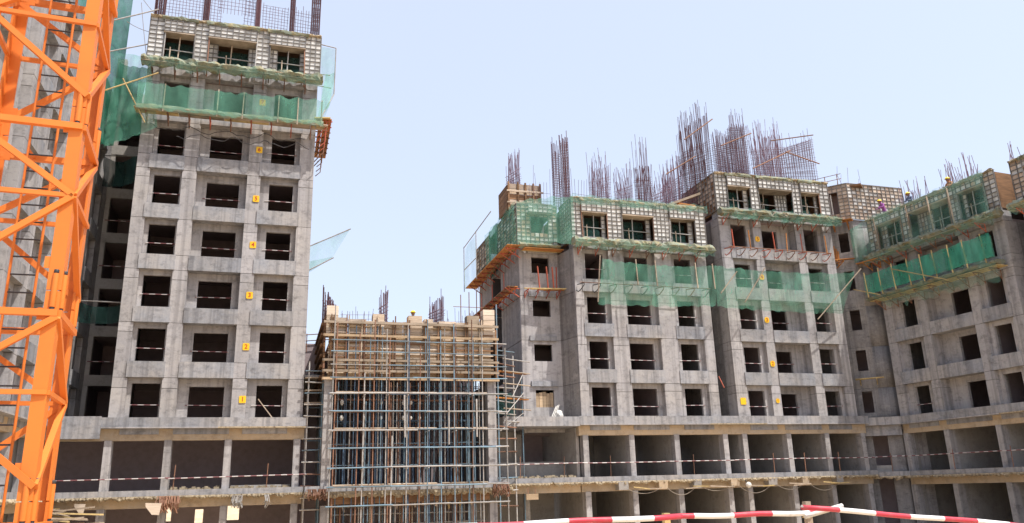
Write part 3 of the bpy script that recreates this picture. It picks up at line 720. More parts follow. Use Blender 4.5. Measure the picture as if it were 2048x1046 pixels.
hook_row('row of dark hooked brackets under the green net on the middle block', [0.0 + 1.15 * i for i in range(9)], 0, 0, ['rust', 'steel', 'rib'], (18.7, 47.02, 12.85))
hook_row('row of dark red hooked brackets with posts on the six storey block', [0.1 + 1.02 * i for i in range(9)], 0, 0, ['rust', 'red', 'red'], (29.95, 46.98, 16.0), posts=[0.55, 1.9, 3.9, 4.9, 6.2, 8.3])
T = thing('bracket_platform', 'small orange platform with leaning red posts on the narrow bay', 'platform', (15.4, 48.9, 12.75), 0, 'bracket platforms on the walls')
for x, t in ((1.15, -0.12), (1.75, -0.1), (2.15, -0.08), (2.35, 0.02)): bar(T, 'guard_post', (x, -0.6, 0.0), (x + t, -0.62, 1.6), 0.09, 0.06, 'red')
for k in range(4): bar(T, 'walkway_plank', (0.0 + 0.5 * k, -0.75 + 0.12 * k, 0.0), (2.9, -0.9 + 0.14 * k, 0.05), 0.12, 0.05, random.choice(['orangewood', 'bamboo']))
for k in range(4): bracket(T, 0.3 + 0.75 * k, -0.85, 0.05, -0.03, 'red', 0.4)

# formwork on the turret
def turret_formwork():
    T = thing('wall_formwork', 'brown weathered formwork box above the stair tower with a window opening', 'formwork', (39.75, 48.95, 0.0), math.atan2(-1.85, 1.65), 'wall formwork on the top storeys')
    fw_rect(T, 0, 2.48, 19.1, 22.0, -0.1, ('aluw', 'aluw', 'ply'), holes=[(0.9, 1.6, 19.7, 21.3)])
    box(T, 'deck', 0.1, 3.5, 0.1, 3.0, 21.7, 21.85, 'brown'); box(T, 'window_post', 1.2, 1.28, 0.0, 0.06, 19.6, 21.35, 'white'); box(T, 'back_shutter', 0.0, 2.4, 1.5, 1.6, 19.1, 21.7, 'dark')
    F = bpy.data.objects.new('front_shutter', None); link(F, T); F.rotation_euler = (0, 0, -T.rotation_euler.z); F.location = (2.48, -0.1, 0)
    fw_rect(F, 0, 5.2, 19.1, 22.0, 0.0, ('aluw', 'alu', 'ply'), cw=0.4, ch=0.3)
    box(F, 'wall_kicker', 0.02, 5.2, 0.12, 0.35, 15.0, 19.09, 'conshade')
    for k in range(3): bar(T, 'walkway_plank', (-0.2, -0.3 - 0.22 * k, 18.95), (2.6, -0.35 - 0.22 * k, 18.9), 0.2, 0.06, 'orangewood')
    for k in range(3): bracket(T, 0.2 + 1.0 * k, -0.85, 0.0, 18.85, 'orangewood', 0.5, 0.04)
    for k in range(3): pipe(T, 'guard_post', (0.1 + 0.9 * k, 0.0, 22.0), (0.1 + 0.9 * k, 0.0, 22.9), 0.03, 'rust')
    pipe(T, 'guard_rail', (0.0, 0.0, 22.85), (2.2, 0.0, 22.9), 0.025, 'rust'); pipe(T, 'guard_rail', (0.0, 0.0, 22.45), (2.2, 0.0, 22.5), 0.025, 'rust')
    box(T, 'wall_kicker', 0.0, 2.5, 0.0, 0.3, 18.25, 19.08, 'conshade')
turret_formwork()

# timber box on the roof of the narrow bay, timber lying on the roof of the middle block
T = thing('timber_box', 'brown timber lift shaft box standing on the narrow bay roof', 'formwork', (15.0, 50.0, 18.85))
for k in range(5): box(T, 'plank', 0.0, 2.5, -0.03, 0.03, 0.02 + 0.40 * k, 0.39 + 0.40 * k, ['brown', 'aluw', 'brown', 'batten', 'aluw'][k])
for x in (0.05, 0.75, 1.3, 1.9, 2.4): box(T, 'soldier', x - 0.06, x + 0.06, -0.13, -0.032, 0.0, 2.1, 'brown')
for k in range(5): box(T, 'plank', -0.05, 0.02, 0.03, 2.2, 0.02 + 0.38 * k, 0.37 + 0.38 * k, 'brown')
box(T, 'plank', 2.45, 2.5, 0.04, 2.2, 0.02, 1.9, 'brown'); box(T, 'plank', 0.1, 2.4, 2.1, 2.2, 0.02, 1.9, 'brown')
box(T, 'waler', -0.1, 2.6, -0.2, -0.135, 1.35, 1.47, 'batten'); box(T, 'waler', -0.1, 2.6, -0.2, -0.135, 0.5, 0.6, 'batten')
T = thing('timber_stack', 'long brown plank leaning on orange timber at the block roof', 'timber', (27.2, 48.0, 18.95))
bar(T, 'plank', (-0.8, 0, 0.4), (1.9, 0.2, 1.55), 0.5, 0.16, 'batten')
for k in range(4): bar(T, 'plank', (-0.3 + 0.05 * k, -0.3, 0.06 + 0.14 * k), (1.3, -0.2 + 0.05 * k, 0.08 + 0.14 * k), 0.3, 0.1, 'orangewood')

# ------------------------------------------------------------------ rebar
RB = 'rebar standing up from the unfinished floors'
def rebar_wall(label, p, q, z0, z1a, z1b, sp=0.2, hs=0.25, hfrac=0.75, tall=0.6, tallp=0.4, mat='rebar', r=0.02, lean=0.1, layers=1, dep=0.25, seed=0):
    rnd = random.Random(seed + 100); P = Vector((p[0], p[1], 0)); Q = Vector((q[0], q[1], 0)); L = (Q - P).length; u = (Q - P).normalized(); nn = Vector((-u.y, u.x, 0))
    m = MB(); n = max(2, round(L / sp))
    for ly in range(layers):
        off = nn * (dep * ly)
        for i in range(n + 1):
            t = i / n; zt = z1a + (z1b - z1a) * t
            zt += rnd.uniform(-0.15, 0.1) + (rnd.uniform(0.3, 1.0) * tall if rnd.random() < tallp else 0)
            b = P + u * (L * t) + off; ln = Vector((rnd.gauss(0, lean), rnd.gauss(0, lean), 0))
            pts = [(b.x, b.y, z0 - 0.05), tuple(b + ln * 0.3 + Vector((0, 0, z0 + (zt - z0) * 0.55))), tuple(b + ln * 1.0 + Vector((0, 0, zt)))]
            m.tube(pts, r, 3)
        nh = int((z1a * 0.5 + z1b * 0.5 - z0) * hfrac / hs)
        for k in range(1, nh + 1):
            za = z0 + (z1a - z0) * hfrac * k / nh; zb = z0 + (z1b - z0) * hfrac * k / nh
            a = P + off - u * rnd.uniform(0, 0.12); b = Q + off + u * rnd.uniform(0, 0.12)
            m.tube([(a.x, a.y, za + rnd.uniform(-0.04, 0.04)), (b.x, b.y, zb + rnd.uniform(-0.04, 0.04))], r * 0.8, 3)
    o = m.build('rebar_cage', mat); return tag(o, label, 'rebar', RB)
def rebar_col(label, x, y, wx, wy, z0, z1, nb=5, r=0.028, ts=0.16, mat='rebard', tall=0.5, seed=0, lean=0.05):
    rnd = random.Random(seed); m = MB()
    for i in range(nb):
        for j in range(3):
            if 0 < i < nb - 1 and j == 1: continue
            bx, by = x - wx / 2 + wx * i / (nb - 1), y - wy / 2 + wy * j / 2; zt = z1 + rnd.uniform(-0.3, 0.2) + (rnd.uniform(0, tall))
            m.tube([(bx, by, z0 - 0.05), (bx + rnd.gauss(0, lean), by + rnd.gauss(0, lean), zt)], r, 3)
    z = z0 + 0.1
    while z < z1 - 0.25:
        for (a, b) in (((-1, -1), (1, -1)), ((1, -1), (1, 1)), ((1, 1), (-1, 1)), ((-1, 1), (-1, -1))):
            m.tube([(x + a[0] * wx / 2, y + a[1] * wy / 2, z), (x + b[0] * wx / 2, y + b[1] * wy / 2, z)], r * 0.6, 3)
        z += ts * rnd.uniform(0.8, 1.25)
    o = m.build('rebar_cage', mat); return tag(o, label, 'rebar', RB)

# tower A
zA = 27.9
for i, (x, wx, lab) in enumerate([(-8.0, 0.5, 'thick dark column cage at the left corner of the tower top'), (-5.35, 0.28, 'dark column cage between left and middle windows of the tower top'), (-2.3, 0.24, 'slim dark column cage right of the middle window of the tower top'), (-0.2, 0.26, 'dark column cage above the right window of the tower top'), (1.25, 0.5, 'thick dark column cage at the right corner of the tower top')]):
    rebar_col(lab, x, 46.45, wx, 0.5, zA, 32.0, nb=5, ts=0.09, r=0.032, seed=i, lean=0.02)
rebar_wall('rebar mesh between the two left column cages on the tower top', (-7.7, 46.5), (-5.6, 46.5), zA, 30.6, 30.5, sp=0.19, hs=0.2, hfrac=0.98, tallp=0.1, r=0.017, lean=0.02, seed=1)
rebar_wall('rebar mesh beside the middle column cage on the tower top', (-5.1, 46.5), (-4.5, 46.5), zA, 30.6, 30.5, sp=0.2, hs=0.2, hfrac=0.98, tallp=0.1, r=0.017, lean=0.02, seed=2)
rebar_wall('rebar mesh left of the slim column cage on the tower top', (-3.1, 46.5), (-2.5, 46.5), zA, 30.6, 30.5, sp=0.2, hs=0.22, hfrac=0.98, tallp=0.1, r=0.017, lean=0.02, seed=3)
rebar_wall('rebar mesh right of the slim column cage on the tower top', (-2.0, 46.5), (-0.5, 46.5), zA, 30.3, 30.2, sp=0.2, hs=0.2, hfrac=0.98, tallp=0.1, r=0.017, lean=0.03, seed=4)
rebar_wall('rebar mesh next to the right corner cage on the tower top', (0.0, 46.5), (0.95, 46.5), zA, 30.3, 30.2, sp=0.17, hs=0.26, hfrac=0.9, tallp=0.2, r=0.018, lean=0.03, seed=5)
rebar_wall('short starter bars behind the middle of the tower top', (-5.0, 49.0), (-2.8, 49.0), zA, 29.6, 29.4, sp=0.22, hs=0.5, hfrac=0.5, tallp=0.3, r=0.015, lean=0.06, seed=6)
rebar_wall('band of rebar mesh crossing high over the middle of the tower top', (-4.6, 46.6), (-2.4, 46.6), 29.35, 30.6, 30.5, sp=0.22, hs=0.25, hfrac=0.9, tallp=0.0, r=0.017, lean=0.02, seed=7)
# block B1 with bay
zB = 18.85
rebar_wall('grey rebar cage standing behind the brown timber box', (15.4, 51.0), (16.3, 51.0), zB, 22.9, 23.9, sp=0.094, hs=0.2, tallp=0.3, layers=3, seed=10)
rebar_col('first of the twin tall cages right of the timber box', 18.35, 49.0, 0.5, 0.35, zB, 23.3, nb=5, r=0.026, ts=0.18, seed=11, mat='rebar', tall=0.9)
rebar_col('second and tallest of the twin cages right of the timber box', 19.05, 49.0, 0.42, 0.35, zB, 24.3, nb=5, r=0.03, ts=0.12, seed=12, tall=0.4, lean=0.08)
rebar_wall('thin starter bars between the timber box and the twin cages', (16.5, 49.5), (18.0, 49.5), zB, 20.9, 21.0, sp=0.240, hs=0.6, hfrac=0.6, tallp=0.5, tall=1.4, r=0.015, seed=13)
rebar_wall('thin starter bars right of the twin tall cages', (19.5, 49.0), (21.0, 49.0), zB, 21.3, 21.2, sp=0.220, hs=0.6, hfrac=0.5, tallp=0.4, tall=1.1, r=0.016, seed=14)
rebar_wall('wide pale rebar cage behind the left window of the middle block', (21.05, 49.0), (22.45, 49.0), zB, 22.0, 22.6, sp=0.094, hs=0.19, tallp=0.45, tall=1.7, layers=3, r=0.018, lean=0.14, seed=15)
rebar_wall('low rebar cage behind the middle window of the middle block', (23.0, 49.0), (24.2, 49.0), zB, 21.2, 21.9, sp=0.094, hs=0.19, tallp=0.4, tall=1.5, layers=3, r=0.017, lean=0.16, seed=16)
rebar_wall('dark dense rebar cage above the right part of the middle block', (24.65, 49.0), (25.8, 49.0), zB, 22.6, 22.9, sp=0.079, hs=0.16, tallp=0.3, tall=2.6, layers=3, r=0.017, lean=0.12, mat='rebard', seed=17)
rebar_wall('sparse leaning bars right of the dark dense cage', (26.1, 49.2), (27.6, 49.2), zB, 21.2, 22.2, sp=0.122, hs=0.25, tallp=0.4, tall=1.4, layers=3, r=0.017, lean=0.16, seed=18)
rebar_wall('slanting topped rebar wall at the right end of the middle block', (27.2, 49.8), (29.0, 49.8), zB, 22.4, 24.2, sp=0.101, hs=0.18, tallp=0.3, tall=1.0, layers=3, r=0.017, lean=0.1, seed=19)
# B2
zC = 21.45
rebar_wall('dense dark rebar wall rising to the left of the six storey block', (29.0, 49.4), (31.3, 49.4), 18.9, 26.3, 28.0, sp=0.079, hs=0.17, tallp=0.4, tall=1.6, layers=3, r=0.017, lean=0.12, mat='rebard', dep=0.5, seed=20)
rebar_wall('pale rebar mesh with horizontal bars left of the roof of the six storey block', (30.6, 47.6), (32.0, 47.6), zC, 25.6, 25.3, sp=0.094, hs=0.16, tallp=0.05, tall=0.3, layers=3, r=0.017, lean=0.05, seed=21)
rebar_wall('slim upright rebar cage in the middle of the six storey roof', (32.05, 47.6), (33.35, 47.6), zC, 26.2, 26.3, sp=0.072, hs=0.15, hfrac=0.95, tallp=0.35, tall=1.7, layers=3, r=0.017, lean=0.06, seed=22)
rebar_wall('ragged rebar cage with tall bars right of the slim upright cage', (33.9, 47.6), (36.5, 47.6), zC, 25.4, 25.9, sp=0.094, hs=0.17, tallp=0.3, tall=1.5, layers=3, r=0.017, lean=0.14, seed=23)
rebar_wall('wide horizontal rebar mesh at the right end of the six storey roof', (36.5, 47.4), (39.2, 47.5), zC, 24.7, 25.8, sp=0.220, hs=0.13, hfrac=0.98, tallp=0.15, tall=1.3, layers=3, r=0.016, lean=0.05, seed=24)
for k, (a, b) in enumerate([((30.9, 47.3, 24.2), (33.6, 47.3, 25.5)), ((33.4, 47.3, 22.6), (36.9, 47.3, 24.4)), ((27.0, 48.9, 22.2), (29.6, 48.9, 23.9)), ((35.2, 47.2, 25.0), (39.1, 47.2, 25.9)), ((28.8, 48.9, 25.2), (31.4, 48.9, 27.2)), ((36.4, 47.2, 24.2), (39.3, 47.2, 23.5))]):
    o = pipe(None, 'prop_pipe', a, b, 0.045, 'rust'); tag(o, 'thin rusty brace pipe ' + ['rising from the pale mesh to the slim upright cage', 'low across the foot of the ragged rebar cage', 'across the slanting topped rebar wall of the middle block', 'along the top of the wide horizontal mesh', 'highest of all, across the dense dark rebar wall', 'sloping down to the right over the horizontal mesh'][k], 'pipe', 'brace pipes tied across the roof rebar')
# right wing
rebar_wall('pale bars far behind the turret formwork', (43.0, 50.0), (46.0, 50.0), 21.5, 23.4, 23.4, sp=0.28, hs=0.6, hfrac=0.5, tallp=0.5, tall=1.6, r=0.014, lean=0.2, seed=30)
rebar_wall('leaning bar bundle over the first window of the right wing', (44.6, 45.2), (45.6, 44.4), 18.4, 20.6, 20.9, sp=0.1, hs=0.25, hfrac=0.5, tallp=0.5, tall=1.5, layers=2, r=0.019, lean=0.22, seed=31)
rebar_wall('scattered bars between the two bundles on the right wing', (45.4, 43.8), (46.0, 42.0), 18.4, 20.2, 20.2, sp=0.16, hs=0.6, hfrac=0.4, tallp=0.5, tall=1.6, layers=2, r=0.017, lean=0.25, seed=32)
rebar_wall('leaning bar bundle at the right edge of the right wing roof', (45.2, 41.6), (45.6, 39.4), 18.4, 20.4, 20.7, sp=0.11, hs=0.25, hfrac=0.5, tallp=0.5, tall=1.5, layers=2, r=0.02, lean=0.2, seed=33)
rebar_wall('bars on the roof of the wing nearest the camera', (45.2, 36.5), (45.6, 30.0), 18.4, 19.9, 20.1, sp=0.2, hs=0.3, hfrac=0.5, tallp=0.5, tall=1.3, layers=2, r=0.02, lean=0.2, seed=34)

# ------------------------------------------------------------------ timber shuttered hall in the centre
HX0, HX1, HY = 2.62, 12.35, 45.0
H = thing('entrance_hall', 'tall open hall between the towers, its upper wall closed by timber shutters', 'building', (0, HY, 0))
box(H, 'column', 2.62, 3.12, 0.0, 0.6, 0.46, 6.2, 'con'); box(H, 'column', 11.95, 12.45, 0.0, 0.6, 0.46, 6.2, 'con')
box(H, 'column', 2.66, 3.10, 0.02, 0.6, -3.7, -0.55, 'con'); box(H, 'column', 11.98, 12.42, 0.02, 0.6, -3.7, -0.55, 'con')
box(H, 'podium_slab', 1.8, 12.9, -0.45, 9.0, 0.12, 0.45, 'con2'); box(H, 'beam', 3.12, 11.95, -0.1, 0.4, -0.5, 0.118, 'brown'); ragged_edge(H, 1.8, 13.2, -0.55, -0.453, -0.15, 0.16, 21, amp=0.2)
box(H, 'back_wall', 1.8, 13.2, 9.0, 9.2, -3.7, 9.2, 'dark'); box(H, 'side_wall', 2.65, 2.85, 0.62, 9.0, 0.46, 6.1, 'inner'); box(H, 'side_wall', 12.2, 12.4, 0.62, 9.0, 0.46, 6.1, 'inner')
box(H, 'roof_slab', 2.9, 12.1, 0.5, 9.0, 8.35, 8.6, 'dark')
SH = thing('timber_shutter', 'wide plank and plywood shutter above the scaffolded hall opening', 'formwork', (0, HY, 0))
rs = random.Random(5)
nb = 9; zlev = [6.15, 6.95, 7.75, 8.6, 9.55]
for i in range(nb):
    x0 = 2.75 + (HX1 - 2.9) * i / nb; x1 = 2.75 + (HX1 - 2.9) * (i + 1) / nb
    for k in range(4):
        t = zlev[k + 1] + (rs.uniform(-0.05, 0.22) if k == 3 else 0)
        mt = 'gold' if k == 0 else rs.choice(['gold', 'gold', 'ply']) if k == 1 else rs.choice(['ply', 'ply', 'gold']) if k == 2 else rs.choice(['ply', 'ply', 'ply', 'white'])
        box(SH, 'plywood_sheet', x0 + 0.012, x1 - 0.012, 0.02 + rs.uniform(-0.012, 0.012), 0.08, zlev[k] + 0.008, t - 0.008, mt)
# horizontal battens
z = 6.2
while z < 9.6:
    x = 2.7 + rs.uniform(0, 0.1)
    while x < 12.1:
        xe = min(x + rs.uniform(1.6, 3.8), 12.35)
        d = rs.uniform(-0.012, 0.012)
        box(SH, 'batten', x, xe - 0.03, -0.10 + d, 0.005, z + d, z + rs.choice([0.07, 0.09, 0.1]) + d, rs.choice(['batten', 'batten', 'brown', 'gold', 'ply'])); x = xe
    z += rs.uniform(0.24, 0.33)
# paired uprights
x = 2.85
while x < 12.2:
    for s in (0, 0.13): box(SH, 'upright', x + s, x + s + 0.06, -0.20, -0.105, 6.1 + rs.uniform(0, 0.2), 9.35 + rs.uniform(0, 0.5), rs.choice(['brown', 'rust', 'brown', 'batten']))
    x += rs.uniform(0.75, 1.0)
# long walers
for z, mt in ((6.12, 'gold'), (7.15, 'batten'), (8.55, 'gold'), (9.30, 'batten'), (6.55, 'batten')):
    box(SH, 'waler', 2.45, 12.6, -0.33, -0.205, z, z + 0.13, mt)
# boxes round the end columns and stub columns on top
for (a, b, t) in ((2.6, 3.25, 10.35), (5.2, 5.85, 9.95), (7.25, 8.05, 9.92), (8.2, 8.7, 9.75), (10.75, 11.5, 10.05), (11.75, 12.45, 10.45)):
    for k in range(int((t - 8.6) / 0.3)):
        box(SH, 'stub_board', a, b, -0.06, 0.6, 8.6 + 0.3 * k + 0.01, 8.6 + 0.3 * (k + 1) - 0.01 if k < int((t - 8.6) / 0.3) - 1 else t, rs.choice(['ply', 'batten', 'ply']))
# left flank of the shutter: steps of dark boards
for k in range(12):
    box(SH, 'flank_board', 2.5, 2.6, 0.1, 8.5 - 0.1 * (k % 3), 6.2 + 0.3 * k, 6.47 + 0.3 * k, rs.choice(['brown', 'brown', 'rust']))
for k in range(6): box(SH, 'flank_waler', 2.34, 2.495, 0.3, 8.6, 6.3 + 0.6 * k, 6.42 + 0.6 * k, 'brown')
for k in range(5): box(SH, 'flank_board', 12.5, 12.6, 0.1, 4.0, 6.2 + 0.62 * k, 6.78 + 0.62 * k, 'brown')
# rebar on the hall
rebar_wall('tall dark rebar bundle at the left corner of the timber hall', (2.45, 46.5), (2.75, 45.7), 9.3, 11.6, 10.6, sp=0.12, hs=0.2, tallp=0.1, layers=3, dep=0.2, mat='rebard', r=0.03, lean=0.06, seed=40)
rebar_wall('narrow rebar bundle over the left part of the timber hall', (5.75, 46.0), (6.15, 46.0), 8.6, 11.2, 11.7, sp=0.1, hs=0.2, tallp=0.2, layers=3, dep=0.2, r=0.024, lean=0.05, seed=41)
rebar_wall('slanting topped rebar bundle over the right part of the timber hall', (8.75, 46.0), (9.55, 46.0), 8.6, 10.9, 11.5, sp=0.1, hs=0.18, tallp=0.1, layers=3, dep=0.2, r=0.024, lean=0.04, seed=42)
rebar_wall('row of thin looped starter bars along the timber hall top', (3.5, 46.3), (5.4, 46.3), 8.6, 10.3, 10.4, sp=0.17, hs=0.25, hfrac=0.9, tallp=0.2, tall=0.5, r=0.014, lean=0.08, seed=43)
rebar_wall('second row of thin starter bars right of the slanting bundle', (9.7, 46.3), (11.0, 46.3), 8.6, 10.2, 10.3, sp=0.22, hs=0.5, hfrac=0.8, tallp=0.4, tall=0.6, r=0.014, lean=0.1, seed=44)
rebar_wall('dark bundle beside the right end column of the timber hall', (11.3, 45.9), (11.7, 45.9), 8.6, 10.5, 10.3, sp=0.1, hs=0.2, tallp=0.3, layers=2, r=0.024, mat='rebard', lean=0.08, seed=45)

# steel props filling the hall
PR = thing('shoring_props', 'forest of thin dark blue and rusty props inside the hall opening', 'props', (0, HY, 0.46))
for row, y in enumerate((1.0, 1.9, 3.0, 4.4, 6.2)):
    x = 3.25 + rs.uniform(0, 0.2)
    while x < 11.85:
        mt = rs.choice(['darkblue', 'darkblue', 'blue', 'rust', 'galv', 'darkblue']) if row < 2 else rs.choice(['darkblue', 'rust', 'darkblue', 'steel'])
        pipe(PR, 'prop', (x, y + rs.uniform(-0.2, 0.2), 0), (x + rs.uniform(-0.04, 0.04), y + rs.uniform(-0.2, 0.2), 7.88), rs.uniform(0.028, 0.05), mt)
        x += rs.uniform(0.24, 0.5) if row < 3 else rs.uniform(0.5, 0.8)
for z in (1.1, 2.3, 3.5, 4.7, 5.6):
    for y in (1.0, 1.9, 3.0): pipe(PR, 'ledger', (3.2, y, z + rs.uniform(-0.1, 0.1)), (11.9, y, z + rs.uniform(-0.1, 0.1)), 0.028, rs.choice(['darkblue', 'rust', 'blue']))
PR2 = thing('shoring_props', 'low props and ledgers in the storey below the hall floor', 'props', (0, HY, -3.65))
for row, y in enumerate((0.5, 1.4, 2.6)):
    x = 3.3
    while x < 11.8:
        pipe(PR2, 'prop', (x, y, 0), (x, y, 3.72), rs.uniform(0.03, 0.045), rs.choice(['blue', 'rust', 'galv', 'batten'])); x += rs.uniform(0.35, 0.7)
for z in (2.0, 2.6, 3.0): pipe(PR2, 'ledger', (3.2, 0.6, z), (11.9, 0.6, z + rs.uniform(-0.08, 0.08)), 0.04, rs.choice(['batten', 'galv', 'rust']))
for k in range(12):
    x = 3.4 + k * 0.7 + rs.uniform(-0.2, 0.2); bar(PR2, 'timber_block', (x, 0.4, 2.9 + rs.uniform(-0.2, 0.1)), (x + rs.uniform(-0.1, 0.1), 0.4, 3.25 + rs.uniform(-0.2, 0.1)), 0.1, 0.12, rs.choice(['gold', 'bamboo', 'ply']), 'Y')

# white balls added in two rows, standing in for bright spots among the props
for i, (x, kk) in enumerate([(3.65, 1.0), (4.9, 0.7), (5.85, 0.75), (7.1, 0.8), (7.55, 0.7), (8.05, 0.7)]):
    for j, z in enumerate((4.95, 4.1)):
        m = bmesh.new(); bmesh.ops.create_uvsphere(m, u_segments=10, v_segments=6, radius=0.12 * kk)
        for v in m.verts: v.co.z *= 1.4; v.co.x *= 0.9
        me = bpy.data.meshes.new('sack'); m.to_mesh(me); m.free(); me.materials.append(M['white'])  # ball mesh of the added bright-spot stand-in
        o = link(bpy.data.objects.new('bright_spot', me)); o.location = (x, HY + 0.55, z)
        tag(o, 'small white bright-spot stand-in %s of the %s row hung among the props' % (['first', 'second', 'third', 'fourth', 'fifth', 'sixth'][i], 'upper' if j == 0 else 'lower'), 'bundle', 'white bright-spot stand-ins added in two rows inside the hall')

# front scaffold
SC = thing('pipe_scaffold', 'blue and dusty grey pipe scaffold across the front of the hall', 'scaffold', (0, 44.0, -3.65))
def sc(name, p, q, r, mt): return pipe(SC, name, (p[0], p[1] - 44.0, p[2] + 3.65), (q[0], q[1] - 44.0, q[2] + 3.65), r, mt)
xs_ = [3.0, 4.38, 4.68, 5.25, 5.95, 6.22, 7.05, 7.75, 8.22, 9.0, 9.75, 10.55, 10.75, 11.35]
for i, x in enumerate(xs_):
    zt = [10.2, 8.6, 6.4, 9.4, 8.9, 3.0, 9.2, 8.0, 9.5, 8.9, 9.3, 8.4, 9.6, 8.8][i]; zb = -3.65
    if i % 3 == 1: zb = -3.65
    sc('standard', (x, 44.0, zb), (x + rs.uniform(-0.06, 0.06), 44.0, zt), 0.033, rs.choice(['blue', 'galv', 'rust', 'galv', 'blue', 'rust']))
    if i % 2 == 0: sc('standard', (x + 0.2, 44.6, -3.65), (x + 0.2, 44.6, zt - rs.uniform(0, 1.5)), 0.04, rs.choice(['blue', 'rust', 'darkblue']))
for i in range(22):
    x = 3.05 + 0.4 * i + rs.uniform(-0.12, 0.12)
    sc('standard', (x, 44.75, -3.65), (x + rs.uniform(-0.05, 0.05), 44.75, rs.choice([6.0, 6.0, 8.8, 9.2])), 0.026, rs.choice(['blue', 'blue', 'darkblue', 'galv', 'rust']))
for z in (5.28, 4.3, 3.32, 2.36, 1.34, 0.36, -0.62, 6.15, 6.85, 7.55, 8.2):
    mts = {5.28: 'galv', 4.3: 'galv', 3.32: 'blue', 1.34: 'galv', 7.55: 'blue'}
    xa = 2.85; 
    while xa < 12.3:
        xb = min(xa + rs.uniform(3.0, 5.5), 12.6); mt = rs.choice([mts.get(z, 'galv'), 'galv', 'blue', 'blue'])
        sc('ledger', (xa, 43.93 + rs.uniform(-0.02, 0.02), z + rs.uniform(-0.03, 0.03)), (xb + 0.25, 43.93 + rs.uniform(-0.02, 0.02), z + rs.uniform(-0.03, 0.03)), 0.038 if z < 6 else 0.03, mt)
        if z in (5.28, 4.3, 2.36, 0.36): sc('ledger', (xa, 44.66, z + 0.05), (xb, 44.66, z + 0.08), 0.036, rs.choice(['blue', 'darkblue', 'rust']))
        xa = xb
for i, x in enumerate(xs_[::2]):
    for z in (5.2, 3.25, 1.28): sc('transom', (x + 0.05, 43.8, z), (x + 0.05, 45.0, z), 0.03, 'galv')
for (a, b) in (((9.4, 43.9, 4.9), (9.4, 43.9, 2.5)), ((6.9, 43.9, 5.2), (6.95, 43.9, 2.9)), ((11.0, 43.9, 5.0), (11.0, 43.9, 2.9))): sc('hanger', a, b, 0.05, 'galv')
for z in (3.36, 5.33, 0.40):
    for k in range(3): sc('walkway_plank', (3.2 + 2.9 * k, 44.25, z + 0.05), (5.9 + 2.9 * k, 44.25, z + 0.05), 0.05, 'batten')
# scaffold in the gap left of the hall and the one to its right
S2 = thing('pipe_scaffold', 'narrow scaffold in the dark gap between left tower and hall', 'scaffold', (1.7, 45.6, -3.65))
for x in (0.1, 0.88): 
    for y in (0.0, 1.6): pipe(S2, 'standard', (x, y, 0), (x, y, 10.9 - y), 0.04, 'blue' if x > 0.5 else 'galv')
for k in range(13):
    z = 2.9 + 0.62 * k
    pipe(S2, 'ledger', (-0.1, -0.04, z), (1.05, -0.04, z + rs.uniform(-0.04, 0.04)), 0.036, rs.choice(['galv', 'galv', 'blue', 'rust']))
    if k % 3 == 0: pipe(S2, 'ledger', (0.0, 1.64, z), (1.0, 1.64, z), 0.036, 'blue')
for z in (8.6, 9.3, 10.0): bar(S2, 'walkway_plank', (-0.1, 0.4, z), (1.0, 0.5, z + 0.04), 0.4, 0.06, rs.choice(['bamboo', 'batten']))
S2b = thing('dark_wall', 'dark inner wall closing the gap between left tower and hall', 'wall', (1.6, 52.0, 0)); box(S2b, 'wall_slab', 0.0, 1.2, 0, 0.2, -3.7, 9.4, 'dark'); box(S2b, 'floor_slab', 0.0, 1.2, -5.5, 0.0, 6.4, 6.6, 'inner'); box(S2b, 'floor_slab', 0.0, 1.0, -5.5, 0.0, 0.15, 0.45, 'inner')
for z in (9.5, 9.9): pipe(S2b, 'guard_rail', (0, -0.3, z), (1.6, -0.3, z + 0.15), 0.03, 'rust')
for x in (0.2, 0.9): pipe(S2b, 'guard_post', (x, -0.25, 8.8), (x, -0.25, 10.0), 0.03, 'rust')
S3 = thing('pipe_scaffold', 'tall blue scaffold between the hall and the narrow bay', 'scaffold', (12.6, 45.6, -3.65))
for (x, y, t) in ((0.15, 0, 14.6), (0.75, 0.4, 12.0), (1.4, 0.9, 11.6), (2.1, 1.5, 10.4), (0.3, 1.4, 13.5)):
    pipe(S3, 'standard', (x, y, 0), (x, y, t), 0.042, rs.choice(['blue', 'galv', 'blue']))
for k in range(13):
    z = 2.8 + 0.75 * k
    pipe(S3, 'ledger', (-0.2, 0.0, z), (1.5, 0.9, z + rs.uniform(-0.1, 0.1)), 0.036, rs.choice(['galv', 'blue', 'rust']))
    if 5 < k < 12: pipe(S3, 'ledger', (0.6, 0.4, z + 0.3), (2.7, 1.6, z + 0.3), 0.036, rs.choice(['galv', 'batten']))
for k in range(3): pipe(S3, 'brace', (0.3 + 0.4 * k, 0.2, 7.0 + k), (2.2, 1.4, 8.2 + 1.2 * k), 0.03, 'galv')
for z in (9.0, 10.6): bar(S3, 'walkway_plank', (0.0, 0.5, z), (2.5, 1.7, z), 0.35, 0.06, 'orangewood')
tarp = sheet('torn_net', [(13.0, 47.0, 5.9), (14.6, 48.2, 5.7), (14.6, 48.2, 4.3), (13.0, 47.0, 4.5)], 8, 8, 'netk', None, wr=0.15, seed=9, ragged=0.3); tag(tarp, 'torn dark netting hanging on the scaffold beside the narrow bay', 'net')
# antenna like posts left of bay on the hall roof
T = thing('guard_posts', 'thin crossed posts behind the right end of the timber hall', 'posts', (11.2, 48.5, 8.6))
for k, x in enumerate((0.0, 0.55, 1.05)): pipe(T, 'post', (x, 0, 0), (x, 0, 3.6 + 0.2 * k), 0.03, 'rust')
pipe(T, 'rail', (-0.5, 0, 2.8), (1.5, 0, 2.8), 0.02, 'rust')

